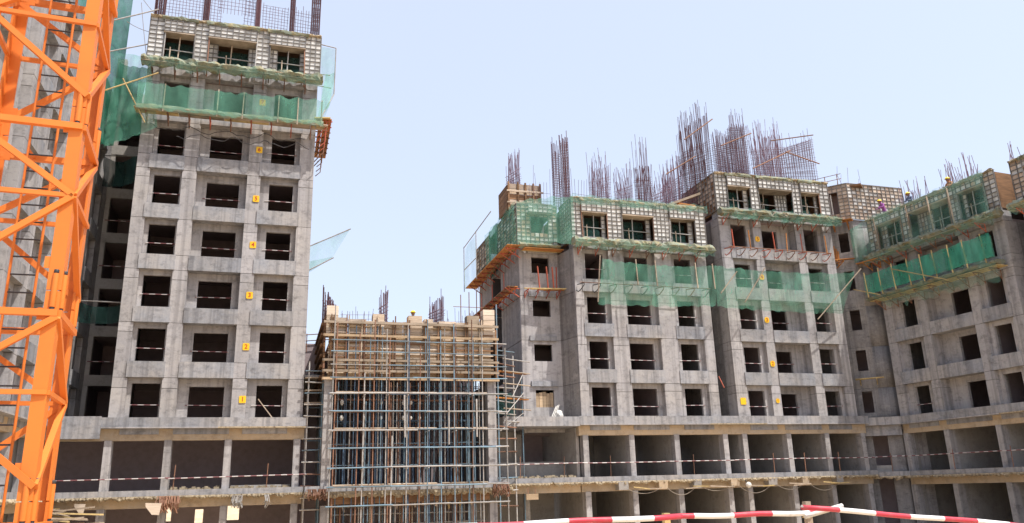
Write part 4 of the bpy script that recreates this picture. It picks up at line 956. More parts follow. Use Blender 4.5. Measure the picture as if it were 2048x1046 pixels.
# ------------------------------------------------------------------ nets
NG = 'green safety nets on the buildings'
def net(name, label, corners, nu, nv, mat, posts=(), pmat='batten', frame=(), **kw):
    a = Vector(corners[3]); T = thing(name, label, 'net', a, 0, NG)
    sheet('netting', [Vector(c) - a for c in corners], nu, nv, mat, T, **kw)
    for (p, q) in posts: bar(T, 'post', Vector(p) - a, Vector(q) - a, 0.07, 0.06, pmat)
    for (p, q) in frame: pipe(T, 'frame_pipe', Vector(p) - a, Vector(q) - a, 0.035, 'galv')
    return T
# tower level 7 walkway and net
T = thing('bracket_platform', 'yellowish timber walkway along the front of the left tower below its net', 'platform', (-8.25, 45.9, 21.55), 0, 'bracket platforms on the walls')
x = -0.3; k = 0
while x < 10.2:
    xe = min(x + rs.uniform(1.6, 3.0), 10.5)
    for r in range(3): box(T, 'walkway_plank', x, xe - 0.02, -1.0 + 0.3 * r, -0.74 + 0.3 * r, -0.06 + 0.015 * r, -0.01 + 0.015 * r + 0.01 * (k % 2), rs.choice(['bamboo', 'batten', 'bamboo', 'moss']))
    x = xe; k += 1
lumpy(T, 'bundled_net', -0.2, 10.2, -1.12, -0.92, -0.2, 0.16, 'moss', 31)
for k in range(9): bracket(T, 0.3 + 1.15 * k, -0.95, 0.05, -0.08, rs.choice(['rust', 'red']), 0.5)
net('safety_net', 'green net standing along the seventh row of the left tower', [(-8.4, 44.75, 23.0), (1.9, 44.75, 23.05), (1.9, 44.75, 21.45), (-8.4, 44.75, 21.4)], 60, 8, 'net', posts=[((x, 44.8, 21.3), (x + rs.uniform(-0.05, 0.05), 44.8, 23.05)) for x in (-7.0, -4.1, -2.7, -0.7, 0.42, 1.8)], wr=0.08, ragged=0.25, seed=1, sag=0.1)
net('safety_net', 'thin net on a bent frame at the top right corner of the tower', [(1.65, 46.2, 27.6), (2.62, 46.2, 27.5), (2.55, 46.0, 24.1), (1.9, 46.0, 22.0)], 10, 20, 'nett', frame=[((1.5, 46.2, 27.75), (2.6, 46.2, 27.6)), ((2.6, 46.2, 27.6), (2.57, 46.0, 24.2)), ((2.57, 46.0, 24.2), (1.5, 45.2, 21.4)), ((1.5, 46.2, 25.6), (2.3, 46.2, 25.6)), ((1.5, 46.2, 24.8), (2.4, 46.2, 24.7))], wr=0.08, seed=2)
net('safety_net', 'bunched net at the lower corner of the bent frame', [(2.0, 46.1, 25.6), (2.6, 46.1, 25.9), (2.3, 45.7, 23.1), (1.6, 45.3, 22.0)], 8, 14, 'net', wr=0.2, seed=3)
net('safety_net', 'small pale net on a pole jutting from the right side of the tower', [(1.5, 46.4, 14.2), (3.85, 46.4, 15.45), (2.9, 46.4, 13.65), (1.5, 46.4, 12.8)], 12, 10, 'nett', frame=[((1.4, 46.4, 14.18), (3.9, 46.4, 15.5)), ((1.4, 46.5, 12.7), (2.95, 46.4, 13.62))], wr=0.08, seed=4)
net('safety_net', 'folded lower edge of the small pale net beside the tower', [(1.5, 46.45, 13.3), (2.9, 46.45, 13.68), (2.8, 46.5, 13.55), (1.5, 46.5, 12.6)], 10, 4, 'net', wr=0.05, seed=6)
T = thing('bracket_platform', 'pink and yellow timber platform on the right side of the tower', 'platform', (1.6, 45.0, 21.9), 0, 'bracket platforms on the walls')
for k in range(4): bar(T, 'walkway_plank', (-0.2 + 0.1 * k, -0.1 + 0.22 * k, 0.02 * k), (0.75, -0.05 + 0.25 * k, 0.12), 0.18, 0.06, rs.choice(['orangewood', 'bamboo']))
for k in range(7):
    y = 0.2 + 0.8 * k
    m = MB(); m.tube([(-0.05, y, 0), (0.9, y, 0)], 0.04, 5); m.tube([(0.85, y, 0.0), (0.0, y, -1.1)], 0.035, 5); m.tube([(0.55, y, 0), (0.5, y, -1.4), (0.2, y, -1.7)], 0.03, 5); m.build('bracket', rs.choice(['red', 'rust']), T)
for k in range(3): box(T, 'walkway_plank', 0.1 + 0.26 * k, 0.33 + 0.26 * k, 0.0, 6.0, 0.045, 0.09, 'orangewood')
# net across blocks B1 and B2
net('safety_net', 'green net wrapped round the fourth row of the middle block', [(20.05, 45.75, 14.35), (28.4, 45.75, 14.35), (28.4, 46.2, 11.65), (19.8, 46.2, 11.4)], 56, 14, 'net', posts=[((19.95, 45.8, 14.6), (19.7, 46.0, 11.5))] + [((x, 45.75, 12.7), (x - 0.05, 45.75, 14.45)) for x in (22.5, 23.9, 26.9, 28.2)], wr=0.13, ragged=0.14, sag=0.25, seed=11)
net('safety_net', 'green net wrapped round the fourth row of the six storey block', [(28.4, 45.8, 14.35), (39.6, 45.6, 14.4), (38.7, 46.3, 11.5), (28.6, 46.3, 11.6)], 64, 14, 'net', posts=[((32.3, 45.75, 14.4), (30.5, 45.9, 11.9)), ((39.9, 45.2, 14.6), (36.2, 45.9, 10.9)), ((28.6, 45.75, 12.4), (30.0, 45.7, 14.0))], wr=0.13, ragged=0.16, sag=0.25, seed=12)
# right wing nets
net('safety_net', 'dense green net fence standing on the sloping walkway of the right wing', [(40.95, 46.3, 14.35), (41.75, 36.0, 14.45), (41.75, 36.0, 12.95), (40.95, 46.3, 12.95)], 60, 8, 'netg', posts=[((41.0 + 0.08 * (46 - y), y, 12.7), (40.98 + 0.08 * (46 - y), y + 0.1, 14.6)) for y in (46.1, 44.8, 43.6, 42.3, 41.2, 40.2, 39.0, 37.9, 36.6)] + [((40.0, 46.4, 13.35), (40.9, 44.8, 12.6)), ((41.0, 43.6, 14.2), (41.1, 39.0, 12.2))], pmat='bamboo', wr=0.06, ragged=0.12, seed=21)
net('safety_net', 'second layer of dense net on the walkway of the right wing', [(41.1, 46.0, 14.1), (41.85, 36.0, 14.3), (41.85, 36.0, 12.9), (41.1, 46.0, 12.9)], 50, 8, 'net', wr=0.1, ragged=0.2, seed=22)
T = thing('bracket_platform', 'mossy green walkway under the net fence of the right wing', 'platform', (41.15, 46.2, 12.85), CW.rotation_euler.z, 'bracket platforms on the walls')
lumpy(T, 'bundled_net', -0.3, 10.2, -0.15, 0.7, -0.35, 0.0, 'moss', 51, amp=0.18)
for k in range(4): box(T, 'walkway_plank', 0.0, 10.2, 0.0 + 0.22 * k, 0.19 + 0.22 * k, -0.42, -0.37, 'bamboo')
for k in range(9): bracket(T, 0.4 + 1.15 * k, 0.0, 0.95, -0.45, 'rust', 0.6)
net('safety_net', 'ragged net skirt drooping below the right wing walkway', [(41.1, 45.8, 12.7), (41.75, 36.0, 12.7), (41.95, 36.0, 11.5), (41.5, 45.0, 11.9)], 50, 8, 'nett', wr=0.15, ragged=0.6, seed=23)
net('safety_net', 'thin net veil over the formwork storey of the right wing', [(41.35, 46.0, 18.7), (42.2, 36.0, 18.7), (42.1, 36.0, 15.6), (41.3, 46.0, 15.6)], 40, 12, 'nett', wr=0.12, ragged=0.2, seed=24, posts=[((41.45 + 0.08 * (46 - y), y, 15.4), (41.3 + 0.08 * (46 - y), y, 18.4)) for y in (44.9, 42.0, 40.2, 38.6)])
net('safety_net', 'faded net on the curved wall left of the right wing formwork', [(41.0, 47.0, 18.2), (41.4, 46.1, 18.5), (41.4, 46.0, 15.6), (41.0, 47.0, 15.6)], 8, 12, 'net', wr=0.08, seed=25)
T = thing('bracket_platform', 'orange and bamboo boards stacked at the corner under the right wing formwork', 'platform', (41.1, 46.3, 15.45), CW.rotation_euler.z, 'bracket platforms on the walls')
for k in range(6): bar(T, 'board', (-0.5 - 0.1 * k, -0.1 + 0.13 * k, 0.03 * k), (1.2, 0.1 + 0.1 * k, -0.05 + 0.04 * k), 0.16, 0.05, rs.choice(['orangewood', 'bamboo', 'orangewood']))
for k in range(3): bracket(T, 0.0 + 0.8 * k, 0.0, 0.85, -0.05, 'orangewood', 0.5, 0.04)
T = thing('bracket_platform', 'orange timber posts and boards between six storey block and stair tower', 'platform', (39.6, 48.2, 16.0), 0, 'bracket platforms on the walls')
for k in range(4): bar(T, 'guard_post', (0.3 + 0.16 * k, -0.3, -0.1), (0.28 + 0.16 * k, -0.35, 1.3 - 0.2 * k), 0.1, 0.06, 'orangewood')
for k in range(3): bar(T, 'board', (-0.2, -0.2 - 0.15 * k, -0.1), (1.6, -0.9 - 0.1 * k, 0.0), 0.14, 0.05, 'orangewood')
for k in range(2): bracket(T, 0.2 + 0.6 * k, -0.8, 0.4, -0.15, 'orangewood', 0.5, 0.04)
T = thing('bracket_platform', 'pale board ledge below the second turret window', 'platform', (40.3, 47.9, 6.95), TU.rotation_euler.z, 'bracket platforms on the walls')
for k in range(3): bar(T, 'board', (0.0, -0.12 - 0.13 * k, 0.02 * k), (1.9, -0.08 - 0.13 * k, 0.05), 0.11, 0.05, 'bamboo')
for k in range(2): bracket(T, 0.3 + 1.1 * k, -0.45, 0.3, -0.03, 'bamboo', 0.3, 0.03)
# nets on bay and its flank
net('safety_net', 'green net draped down the front of the narrow bay formwork', [(15.1, 48.35, 18.9), (18.6, 46.7, 19.0), (18.6, 46.6, 15.6), (15.1, 48.3, 15.7)], 30, 14, 'net', wr=0.12, ragged=0.25, seed=31)
net('safety_net', 'green net along the left flank formwork of the narrow bay', [(14.9, 56.0, 18.9), (15.0, 48.4, 18.95), (15.0, 48.4, 15.6), (14.9, 56.0, 15.4)], 40, 12, 'net', wr=0.12, ragged=0.25, seed=32)
net('safety_net', 'thin net on an outrigger frame at the far left flank of the bay', [(14.2, 60.2, 18.9), (14.3, 56.5, 19.1), (14.3, 56.5, 15.7), (14.2, 60.2, 15.5)], 12, 12, 'nett', frame=[((14.2, 60.2, 15.4), (14.2, 60.2, 19.2)), ((14.3, 56.5, 15.5), (14.3, 56.5, 19.3)), ((14.2, 60.2, 19.1), (14.3, 52.0, 19.4)), ((14.2, 60.2, 17.2), (14.3, 56.5, 17.2))], wr=0.06, seed=33)
net('safety_net', 'thin strip of green net along the roof edge of the middle block', [(18.4, 46.75, 19.1), (28.8, 46.75, 19.05), (28.8, 46.6, 18.45), (18.4, 46.6, 18.4)], 50, 5, 'nett', wr=0.1, ragged=0.25, seed=34)
net('safety_net', 'green net over the walkway of the six storey block', [(29.8, 46.3, 18.9), (39.3, 46.3, 18.95), (39.3, 46.2, 18.1), (29.8, 46.2, 18.1)], 50, 5, 'nett', wr=0.12, ragged=0.35, seed=36)
# nets left of the tower
net('safety_net', 'big dense dark green net hung from the wing behind the crane', [(-13.5, 46.6, 31.5), (-9.75, 47.4, 31.5), (-9.6, 46.2, 19.5), (-12.5, 45.5, 19.0)], 30, 40, 'netd', wr=0.25, seed=41)
net('safety_net', 'green net spanning the recess to the left corner of the tower', [(-10.2, 46.6, 25.6), (-8.1, 45.2, 24.9), (-7.25, 45.0, 20.45), (-10.0, 45.9, 19.2)], 24, 30, 'net', wr=0.2, seed=42)
net('safety_net', 'second loose fold of net at the left corner of the tower', [(-10.0, 46.9, 25.2), (-8.2, 46.2, 24.6), (-8.3, 45.7, 20.3), (-10.1, 46.3, 19.6)], 20, 24, 'netd', wr=0.3, seed=43)
net('safety_net', 'upper dark net sagging across the recess left of the tower', [(-10.95, 50.5, 20.6), (-8.3, 46.4, 19.1), (-8.3, 46.4, 17.5), (-10.9, 50.5, 18.6)], 20, 12, 'netk', wr=0.25, sag=0.4, seed=44, frame=[((-10.95, 50.5, 20.6), (-8.25, 46.4, 19.1))])
net('safety_net', 'lower dark net sagging across the recess left of the tower', [(-10.95, 48.5, 10.9), (-8.3, 46.3, 10.35), (-8.3, 46.3, 9.3), (-10.9, 48.5, 9.7)], 20, 12, 'netk', wr=0.2, sag=0.3, seed=45, frame=[((-10.95, 48.5, 10.9), (-8.25, 46.3, 10.38))])
for k, (p, q, lab) in enumerate([((-11.2, 44.6, 21.5), (-7.4, 44.6, 23.6), 'pale bamboo pole crossing the net left of the tower top'), ((-9.3, 45.0, 23.2), (-7.9, 45.0, 20.6), 'bamboo pole leaning down to the tower corner over the net'), ((-10.9, 46.0, 27.2), (-8.0, 46.0, 28.6), 'upper pole tied from the big dark net to the tower'), ((-10.8, 46.0, 25.2), (-8.0, 46.0, 26.3), 'lower pole tied from the big dark net to the tower')]):
    o = pipe(None, 'bamboo_pole', p, q, 0.04, 'bamboo' if k < 2 else 'galv'); tag(o, lab, 'pole', 'poles left of the tower')
for k, (p, q) in enumerate([((-9.0, 46, 28.9), (-8.3, 46, 24.9)), ((-9.8, 46.2, 30.5), (-8.1, 46.1, 28.2)), ((-9.7, 46.2, 27.6), (-8.0, 46.1, 27.0))]):
    m = MB(); P, Q = Vector(p), Vector(q); m.tube([P.lerp(Q, t / 8) + Vector((0, 0, -0.5 * (t / 8) * (1 - t / 8))) for t in range(9)], 0.018, 4)
    o = m.build('tie_cable', 'cable'); tag(o, ['steep', 'upper', 'lower'][k] + ' thin cable in the sky gap left of the tower top', 'cable', 'cables left of the tower top')

for k, (z, a, b) in enumerate([(20.75, -7.7, 0.9), (20.35, -6.2, 1.2)]):
    m = MB(); m.tube([(a + (b - a) * t / 40, 45.3 + 0.1 * math.sin(t), z - 0.35 * abs(math.sin(t * 0.32 + k)) + 0.12 * noise.noise(Vector((t * 0.7, k, 0)))) for t in range(41)], 0.022, 4)
    o = m.build('net_string', 'steel'); tag(o, ['upper', 'lower'][k] + ' wavy dark net string hanging across the sixth windows of the tower', 'rope', 'strings hanging under the tower net')

# ------------------------------------------------------------------ number plates
def digit_mesh(ch, size):
    cu = bpy.data.curves.new('digit', 'FONT'); cu.body = ch; cu.size = size; cu.extrude = 0.004; cu.offset = size * 0.015; cu.align_x = 'CENTER'; cu.align_y = 'CENTER'
    o = bpy.data.objects.new('digit_tmp', cu); C.objects.link(o)
    dg = bpy.context.evaluated_depsgraph_get(); me = bpy.data.meshes.new_from_object(o.evaluated_get(dg)); bpy.data.objects.remove(o)
    me.materials.clear(); me.materials.append(M['redpaint']); return me
def plate(ch, x, y, z, s, lab, rnd=False, zoom=1.0):
    T = thing('number_plate', lab, 'sign', (x, y, z), 0, 'yellow floor number plates')
    bm = bmesh.new(); n = 20; vs = []
    for k in range(n):
        t = 2 * PI * (k + 0.5) / n; c, sn = math.cos(t), math.sin(t); e = 0.25 if not rnd else 0.75
        vs.append((s / 2 * math.copysign(abs(c) ** e, c), s / 2 * 1.1 * math.copysign(abs(sn) ** e, sn)))
    a = [bm.verts.new((p[0], 0.0, p[1])) for p in vs]; b = [bm.verts.new((p[0], -0.02, p[1])) for p in vs]
    bm.faces.new(list(reversed(a))); bm.faces.new(b)
    for k in range(n): bm.faces.new((a[k], a[(k + 1) % n], b[(k + 1) % n], b[k]))
    bmesh.ops.recalc_face_normals(bm, faces=bm.faces)
    me = bpy.data.meshes.new('plate'); bm.to_mesh(me); bm.free(); me.materials.append(M['yellow']); link(bpy.data.objects.new('plate', me), T)
    if ch:
        o = link(bpy.data.objects.new('digit', digit_mesh(ch, s * 0.95 * zoom)), T); o.rotation_euler = (PI / 2, 0, 0); o.location = (0, -0.026, 0)
for n in range(7):
    z = [5.14, 8.05, 11.0, 14.0, 16.84, 19.96, 23.1][n]
    plate(str(n + 1), -1.66, 45.975, z, 0.36, 'yellow plate with red number %s on the left tower' % ['one', 'two', 'three', 'four', 'five', 'six', 'seven'][n])
for n, (x, z) in enumerate([(33.0, 5.36), (32.93, 7.9), (32.88, 10.98), (32.88, 14.1), (32.9, 16.95)]):
    plate(str(n + 1), x, 47.075, z, 0.37 if n else 0.28, 'round yellow plate with red number %s on the six storey block' % ['one', 'two', 'three', 'four', 'five'][n], rnd=True)
plate('', 30.3, 47.075, 5.32, 0.42, 'plain yellow plate by the lowest left window of the six storey block')

# ------------------------------------------------------------------ tower crane mast
CR = thing('tower_crane_mast', 'orange steel lattice mast of a tower crane at the left edge', 'crane', (-4.02, 13.75, ground_z(0, 13.75)))
ang = R(4.0)
def cpt(ix, iy, z):
    hx, hy = 0.79 * ix, 0.79 * iy
    return Vector((hx * math.cos(ang) - hy * math.sin(ang), hx * math.sin(ang) + hy * math.cos(ang), z))
def angle_bar(name, p, q, w_, t_, dirx, diry, mat):
    """L shaped section"""
    m = MB(); z0, z1 = p.z, q.z
    m.v = []; x, y = p.x, p.y
    a = (0, w_) if dirx > 0 else (-w_, 0); b = (0, t_) if diry > 0 else (-t_, 0)
    m.box(x + a[0], x + a[1], y + b[0], y + b[1], z0, z1)
    a = (0, t_) if dirx > 0 else (-t_, 0); b = (0, w_) if diry > 0 else (-w_, 0)
    m.box(x + a[0], x + a[1], y + b[0] + (t_ if diry > 0 else 0), y + b[1] - (0 if diry > 0 else t_), z0, z1)
    return m.build(name, mat, CR)
H0 = 3.3; SEC = 3.05; nsec = 7; base_z = ground_z(0, 13.75)
joints = [0.0 + (6.12 - base_z) - SEC * 3 + SEC * k for k in range(0, nsec + 1)]
joints = [max(0.02, j) for j in joints]
for s in range(nsec):
    z0, z1 = joints[s], joints[s + 1]
    for ix in (-1, 1):
        for iy in (-1, 1):
            angle_bar('leg', cpt(ix, iy, z0 + 0.01), cpt(ix, iy, z1 - 0.01), 0.20, 0.035, -ix, -iy, 'crane')
            # bolted joint sleeve
            p = cpt(ix, iy, z1) - Vector((ix * 0.07, iy * 0.07, 0))
            for sx, sy in ((ix * 0.075, -iy * 0.02), (-ix * 0.02, iy * 0.075)):
                pipe(CR, 'joint_sleeve', (p.x + sx, p.y + sy, z1 - 0.26), (p.x + sx, p.y + sy, z1 + 0.26), 0.045, 'crane')
                for dz in (-0.29, 0.29): pipe(CR, 'bolt', (p.x + sx, p.y + sy, z1 + dz - 0.03), (p.x + sx, p.y + sy, z1 + dz + 0.03), 0.036, 'steel')
            for dz in (-0.45, 0.35): box(CR, 'gusset', p.x - 0.11 - ix * 0.1, p.x + 0.11 - ix * 0.1, p.y - 0.012 + iy * 0.045, p.y + 0.012 + iy * 0.045, z1 + dz, z1 + dz + 0.18, 'crane')
    cs = [(-1, -1), (1, -1), (1, 1), (-1, 1)]
    for f in range(4):
        a, b = cs[f], cs[(f + 1) % 4]
        bar(CR, 'horizontal', cpt(a[0], a[1], z1 - 0.35), cpt(b[0], b[1], z1 - 0.35), 0.10, 0.10, 'crane')
        zm = (z0 + z1) / 2
        P = [cpt(a[0], a[1], z1 - 0.4), cpt(b[0], b[1], zm), cpt(a[0], a[1], z0 + 0.2)]
        if (f + s) % 2: P = [cpt(b[0], b[1], z1 - 0.4), cpt(a[0], a[1], zm), cpt(b[0], b[1], z0 + 0.2)]
        for k in range(2): bar(CR, 'diagonal', P[k], P[k + 1], 0.09, 0.09, 'crane')
        bar(CR, 'horizontal', cpt(a[0], a[1], zm), cpt(b[0], b[1], zm), 0.07, 0.07, 'crane')
box(CR, 'foundation', -1.4, 1.4, -1.4, 1.4, -0.3, 0.03, 'con')
for k in range(60): pipe(CR, 'ladder_rung', (-0.2, 0.35, 0.3 * k + 0.2), (0.2, 0.35, 0.3 * k + 0.2), 0.014, 'steel')
for x in (-0.2, 0.2): pipe(CR, 'ladder_stile', (x, 0.35, 0.0), (x, 0.35, 18.5), 0.022, 'crane')
for z in (3.0, 9.0, 15.0): pipe(CR, 'ladder_bracket', (-0.2, 0.35, z), (-0.2, 0.78, z), 0.02, 'crane')

# ------------------------------------------------------------------ barrier pipes in the foreground
def barrier(label, p, q, phase, r=0.0265):
    p, q = Vector(p), Vector(q); L = (q - p).length; m = MB(); N = 10
    pts = [(t / N * L + phase, 0, 0.006 * math.sin(t * 1.3)) for t in range(N + 1)]; m.tube(pts, r, 12)
    me = bpy.data.meshes.new('barrier_pipe'); me.from_pydata(m.v, [], m.f); me.materials.append(M['rail'])
    for f in me.polygons: f.use_smooth = len(f.vertices) == 4
    o = link(bpy.data.objects.new('barrier_pipe', me)); d = (q - p).normalized(); o.rotation_euler = d.to_track_quat('X', 'Z').to_euler(); o.location = p - d * phase
    return tag(o, label, 'barrier', 'striped barrier pipes in the foreground')
barrier('red and white barrier pipe rising from the bottom edge towards the lashed joint', (1.2, 7.5, -0.315), (3.98, 7.5, -0.303), 0.23)
barrier('red and white barrier pipe between the lashed joint and the wooden post', (3.82, 7.57, -0.305), (5.62, 7.53, -0.318), 0.12)
barrier('red and white barrier pipe dropping from the wooden post to the right', (5.34, 7.42, -0.256), (8.9, 7.42, -0.608), 0.0)
o = pipe(None, 'barrier_pipe', (5.42, 7.5, -0.352), (5.90, 7.5, -0.258), 0.025, 'white'); tag(o, 'short white pipe end crossing behind the joint at the wooden post', 'barrier', 'striped barrier pipes in the foreground')
def post(label, x, y, z, mat):
    T = thing('barrier_post', label, 'post', (x, y, -1.72)); 
    m = MB(); m.box(-0.032, 0.032, -0.03, 0.03, 0, z + 1.72); m.build('timber_post', mat, T)
    m = MB()
    for k in range(3):
        pts = [(0.06 * math.cos(t * 0.7), 0.055 * math.sin(t * 0.7), z + 1.60 - 0.012 * k + 0.02 * math.sin(t * 0.7 + k)) for t in range(10)]; m.tube(pts, 0.005, 5)
    m.build('rope_lashing', 'bamboo', T)
post('rough wooden post carrying the crossed ends of two barrier pipes', 5.575, 7.66, -0.205, 'batten')
post('wooden post with rope lashing hidden below the barrier joint', 3.9, 7.68, -0.27, 'bamboo')
for x in (1.5, 8.3): post('outer wooden post at the %s end of the barrier' % ('left' if x < 3 else 'right'), x, 7.63, -0.32 if x < 3 else -0.55, 'batten')

# ------------------------------------------------------------------ workers
def worker(label, loc, face, cl, bend=0.25, crouch=0.0):
    T = thing('person', label, 'person', loc, face, 'workers in yellow helmets')
    J = {'pel': (0, 0, 0.92), 'chest': (0, -0.12 * bend * 4, 1.25), 'neck': (0, -0.18 * bend * 4, 1.45), 'head': (0, -0.25 * bend * 4, 1.58), 'top': (0, -0.27 * bend * 4, 1.68)}
    V = []; E = []; Rr = []
    def add(p, r, par=None):
        V.append(p); Rr.append(r)
        if par is not None: E.append((par, len(V) - 1))
        return len(V) - 1
    pel = add(J['pel'], (0.16, 0.12)); ch = add(J['chest'], (0.18, 0.13), pel); nk = add(J['neck'], (0.075, 0.075), ch); hd = add(J['head'], (0.10, 0.105), nk); add(J['top'], (0.08, 0.09), hd)
    for s in (-1, 1):
        c = J['chest']
        sh = add((0.20 * s, c[1], c[2] + 0.12), (0.075, 0.07), ch); el = add((0.27 * s, c[1] - 0.12, c[2] - 0.14), (0.052, 0.05), sh); wr = add((0.20 * s, c[1] - 0.36, c[2] - 0.18), (0.04, 0.036), el); add((0.18 * s, c[1] - 0.46, c[2] - 0.18), (0.04, 0.025), wr)
        hp = add((0.10 * s, 0.0, 0.84), (0.10, 0.10), pel); kn = add((0.12 * s, -0.05, 0.48), (0.068, 0.065), hp); an = add((0.12 * s, 0.02, 0.09), (0.05, 0.045), kn); add((0.13 * s, -0.16, 0.04), (0.045, 0.035), an)
    me = bpy.data.meshes.new('body'); me.from_pydata(V, E, []); o = bpy.data.objects.new('body', me); C.objects.link(o); o.parent = T
    md = o.modifiers.new('skin', 'SKIN'); 
    for i, sv_ in enumerate(me.skin_vertices[0].data): sv_.radius = Rr[i]; sv_.use_root = (i == 0)
    ss = o.modifiers.new('sub', 'SUBSURF'); ss.levels = 2; ss.render_levels = 2
    me.materials.append(M[cl])
    h = Vector(J['head'])
    m = bmesh.new(); bmesh.ops.create_uvsphere(m, u_segments=16, v_segments=10, radius=0.145)
    bmesh.ops.delete(m, geom=[v for v in m.verts if v.co.z < -0.02], context='VERTS')
    for v in m.verts:
        v.co.y *= 1.15
        if v.co.z < 0.02: v.co.x *= 1.14; v.co.y *= 1.2
    me = bpy.data.meshes.new('helmet'); m.to_mesh(me); m.free(); me.materials.append(M['helmet'])
    for p in me.polygons: p.use_smooth = True
    hm = link(bpy.data.objects.new('helmet', me), T); hm.location = h + Vector((0, 0, 0.05))
    m = bmesh.new(); bmesh.ops.create_uvsphere(m, u_segments=12, v_segments=8, radius=0.108)
    for v in m.verts: v.co.z *= 1.2
    me = bpy.data.meshes.new('face'); m.to_mesh(me); m.free(); me.materials.append(M['skin']); fc = link(bpy.data.objects.new('face', me), T); fc.location = h + Vector((0, -0.015, 0))
    for p in me.polygons: p.use_smooth = True
    m = MB(); m.box(-0.014, 0.014, -0.135, -0.1, -0.03, 0.01); nose = m.build('nose', 'skin', fc)
worker('worker in purple shirt and yellow helmet leaning over the right wing formwork corner', (42.75, 45.1, 18.3), R(-100), 'cloth0', 0.3)
worker('worker in dark clothes and yellow helmet in the middle of the right wing roof', (42.95, 42.75, 18.0), R(-80), 'cloth1', 0.2)
worker('worker in brown shirt and yellow helmet at the right end of the wing roof', (43.2, 39.4, 17.85), R(-90), 'cloth2', 0.2)
worker('worker in blue clothes with yellow helmet behind the timber hall shutter', (7.65, 45.75, 8.62), R(-10), 'cloth3', 0.15)

# ------------------------------------------------------------------ small site debris and cables
T = thing('bamboo_heap', 'heap of bamboo and split timber at the lower left under the slab', 'debris', (-10.4, 44.6, -3.6))
for k in range(70):
    z = rs.uniform(1.6, 3.3); x = rs.uniform(-1.6, 1.3); y = rs.uniform(-0.6, 0.6); a = rs.gauss(0, 0.14); L = rs.uniform(1.0, 2.8)
    bar(T, 'stick', (x - L / 2, y, z - a * L / 2), (x + L / 2, y + rs.uniform(-0.3, 0.3), z + a * L / 2), rs.uniform(0.03, 0.1), rs.uniform(0.03, 0.08), rs.choice(['bamboo', 'batten', 'brown', 'edge', 'batten']))
for k in range(4): bar(T, 'trestle_leg', (-1.4 + 0.9 * k, 0, 0.0), (-1.3 + 0.9 * k, 0, 2.2), 0.08, 0.08, 'brown')
for k in range(4): bar(T, 'plank', (-1.5 + 0.3 * k, -0.3, 1.7 + 0.28 * k), (2.6 - 0.5 * k, -0.2, 1.75 + 0.26 * k), 0.14, 0.09, 'brown')
for k, (x, z, sx, sz) in enumerate([(-9.15, -0.55, 0.5, 0.45), (-5.9, -0.75, 0.75, 0.6), (-10.0, -1.2, 0.3, 0.3)]):
    v = [(0, 0, sz), (sx, 0, sz * 0.95), (sx * 0.9, 0, 0), (sx * 0.45, 0, sz * 0.05), (0.02, 0, sz * 0.7)]; n = len(v)
    me = bpy.data.meshes.new('board_scrap'); me.from_pydata([(a, 0, c) for a, b, c in v] + [(a, 0.03, c) for a, b, c in v], [], [tuple(range(n)), tuple(range(2 * n - 1, n - 1, -1))] + [((i + 1) % n, i, n + i, n + (i + 1) % n) for i in range(n)]); me.materials.append(M['ply']); me.update()
    o = link(bpy.data.objects.new('board_scrap', me)); o.location = (x, 45.1 - 0.2 * k, z); tag(o, ['pale broken board', 'large pale torn board', 'small pale board'][k] + ' hanging under the slab at the lower left', 'board', 'board scraps under the left slab')
# rebar tufts and rubble lumps hanging on the slab edges
def tuft(label, x, y, z, w_, h_, n, mat='rust'):
    m = MB()
    for k in range(n):
        a = x + rs.uniform(-w_, w_) / 2; L = h_ * rs.uniform(0.5, 1.0)
        m.tube([(a, y + rs.uniform(-0.15, 0.1), z + 0.1), (a + rs.uniform(-0.1, 0.1), y - 0.1 + rs.uniform(-0.12, 0.1), z - L * 0.5), (a + rs.uniform(-0.2, 0.2), y + rs.uniform(-0.15, 0.1), z - L)], rs.uniform(0.015, 0.035), 4)
    o = m.build('rebar_tuft', mat); tag(o, label, 'rebar tuft', 'loose stuff hanging on the slab edges')
tuft('thick tuft of rusty strands hanging left of the second podium column', -4.9, 45.3, 0.05, 1.0, 0.75, 40, 'rust')
tuft('pale strands hanging under the third bay of the left podium', -1.55, 45.3, 0.0, 0.6, 0.6, 26, 'galv')
tuft('small strand hanging from the slab under the tower right bay', -0.1, 45.3, 0.0, 0.25, 0.7, 8, 'galv')
tuft('tangle of binding wire at the left foot of the hall', 2.4, 44.3, 0.2, 1.1, 0.5, 46, 'rust')
tuft('tangle of binding wire at the right foot of the hall', 12.5, 44.5, 0.3, 0.9, 0.7, 40, 'rust')
# concrete nibs under the right slab edge and sagging cables between them
nib = MB(); nib.v = [(-0.3, -0.25, -0.45), (0.3, -0.25, -0.45), (0.32, -0.3, 0), (-0.32, -0.3, 0), (-0.3, 0.5, -0.45), (0.3, 0.5, -0.45), (0.32, 0.5, 0), (-0.32, 0.5, 0)]; nib.f = [(0, 1, 2, 3), (7, 6, 5, 4), (0, 4, 5, 1), (1, 5, 6, 2), (2, 6, 7, 3), (3, 7, 4, 0)]
NX = [20.9, 23.6, 26.0, 28.7, 31.5, 34.0, 36.7]
for i, x in enumerate(NX):
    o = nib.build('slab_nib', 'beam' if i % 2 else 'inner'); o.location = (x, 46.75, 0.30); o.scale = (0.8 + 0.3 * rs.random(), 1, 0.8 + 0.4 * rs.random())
    tag(o, 'concrete nib %s from the left under the long podium slab edge' % ORD[i], 'nib', 'concrete nibs under the slab edge')
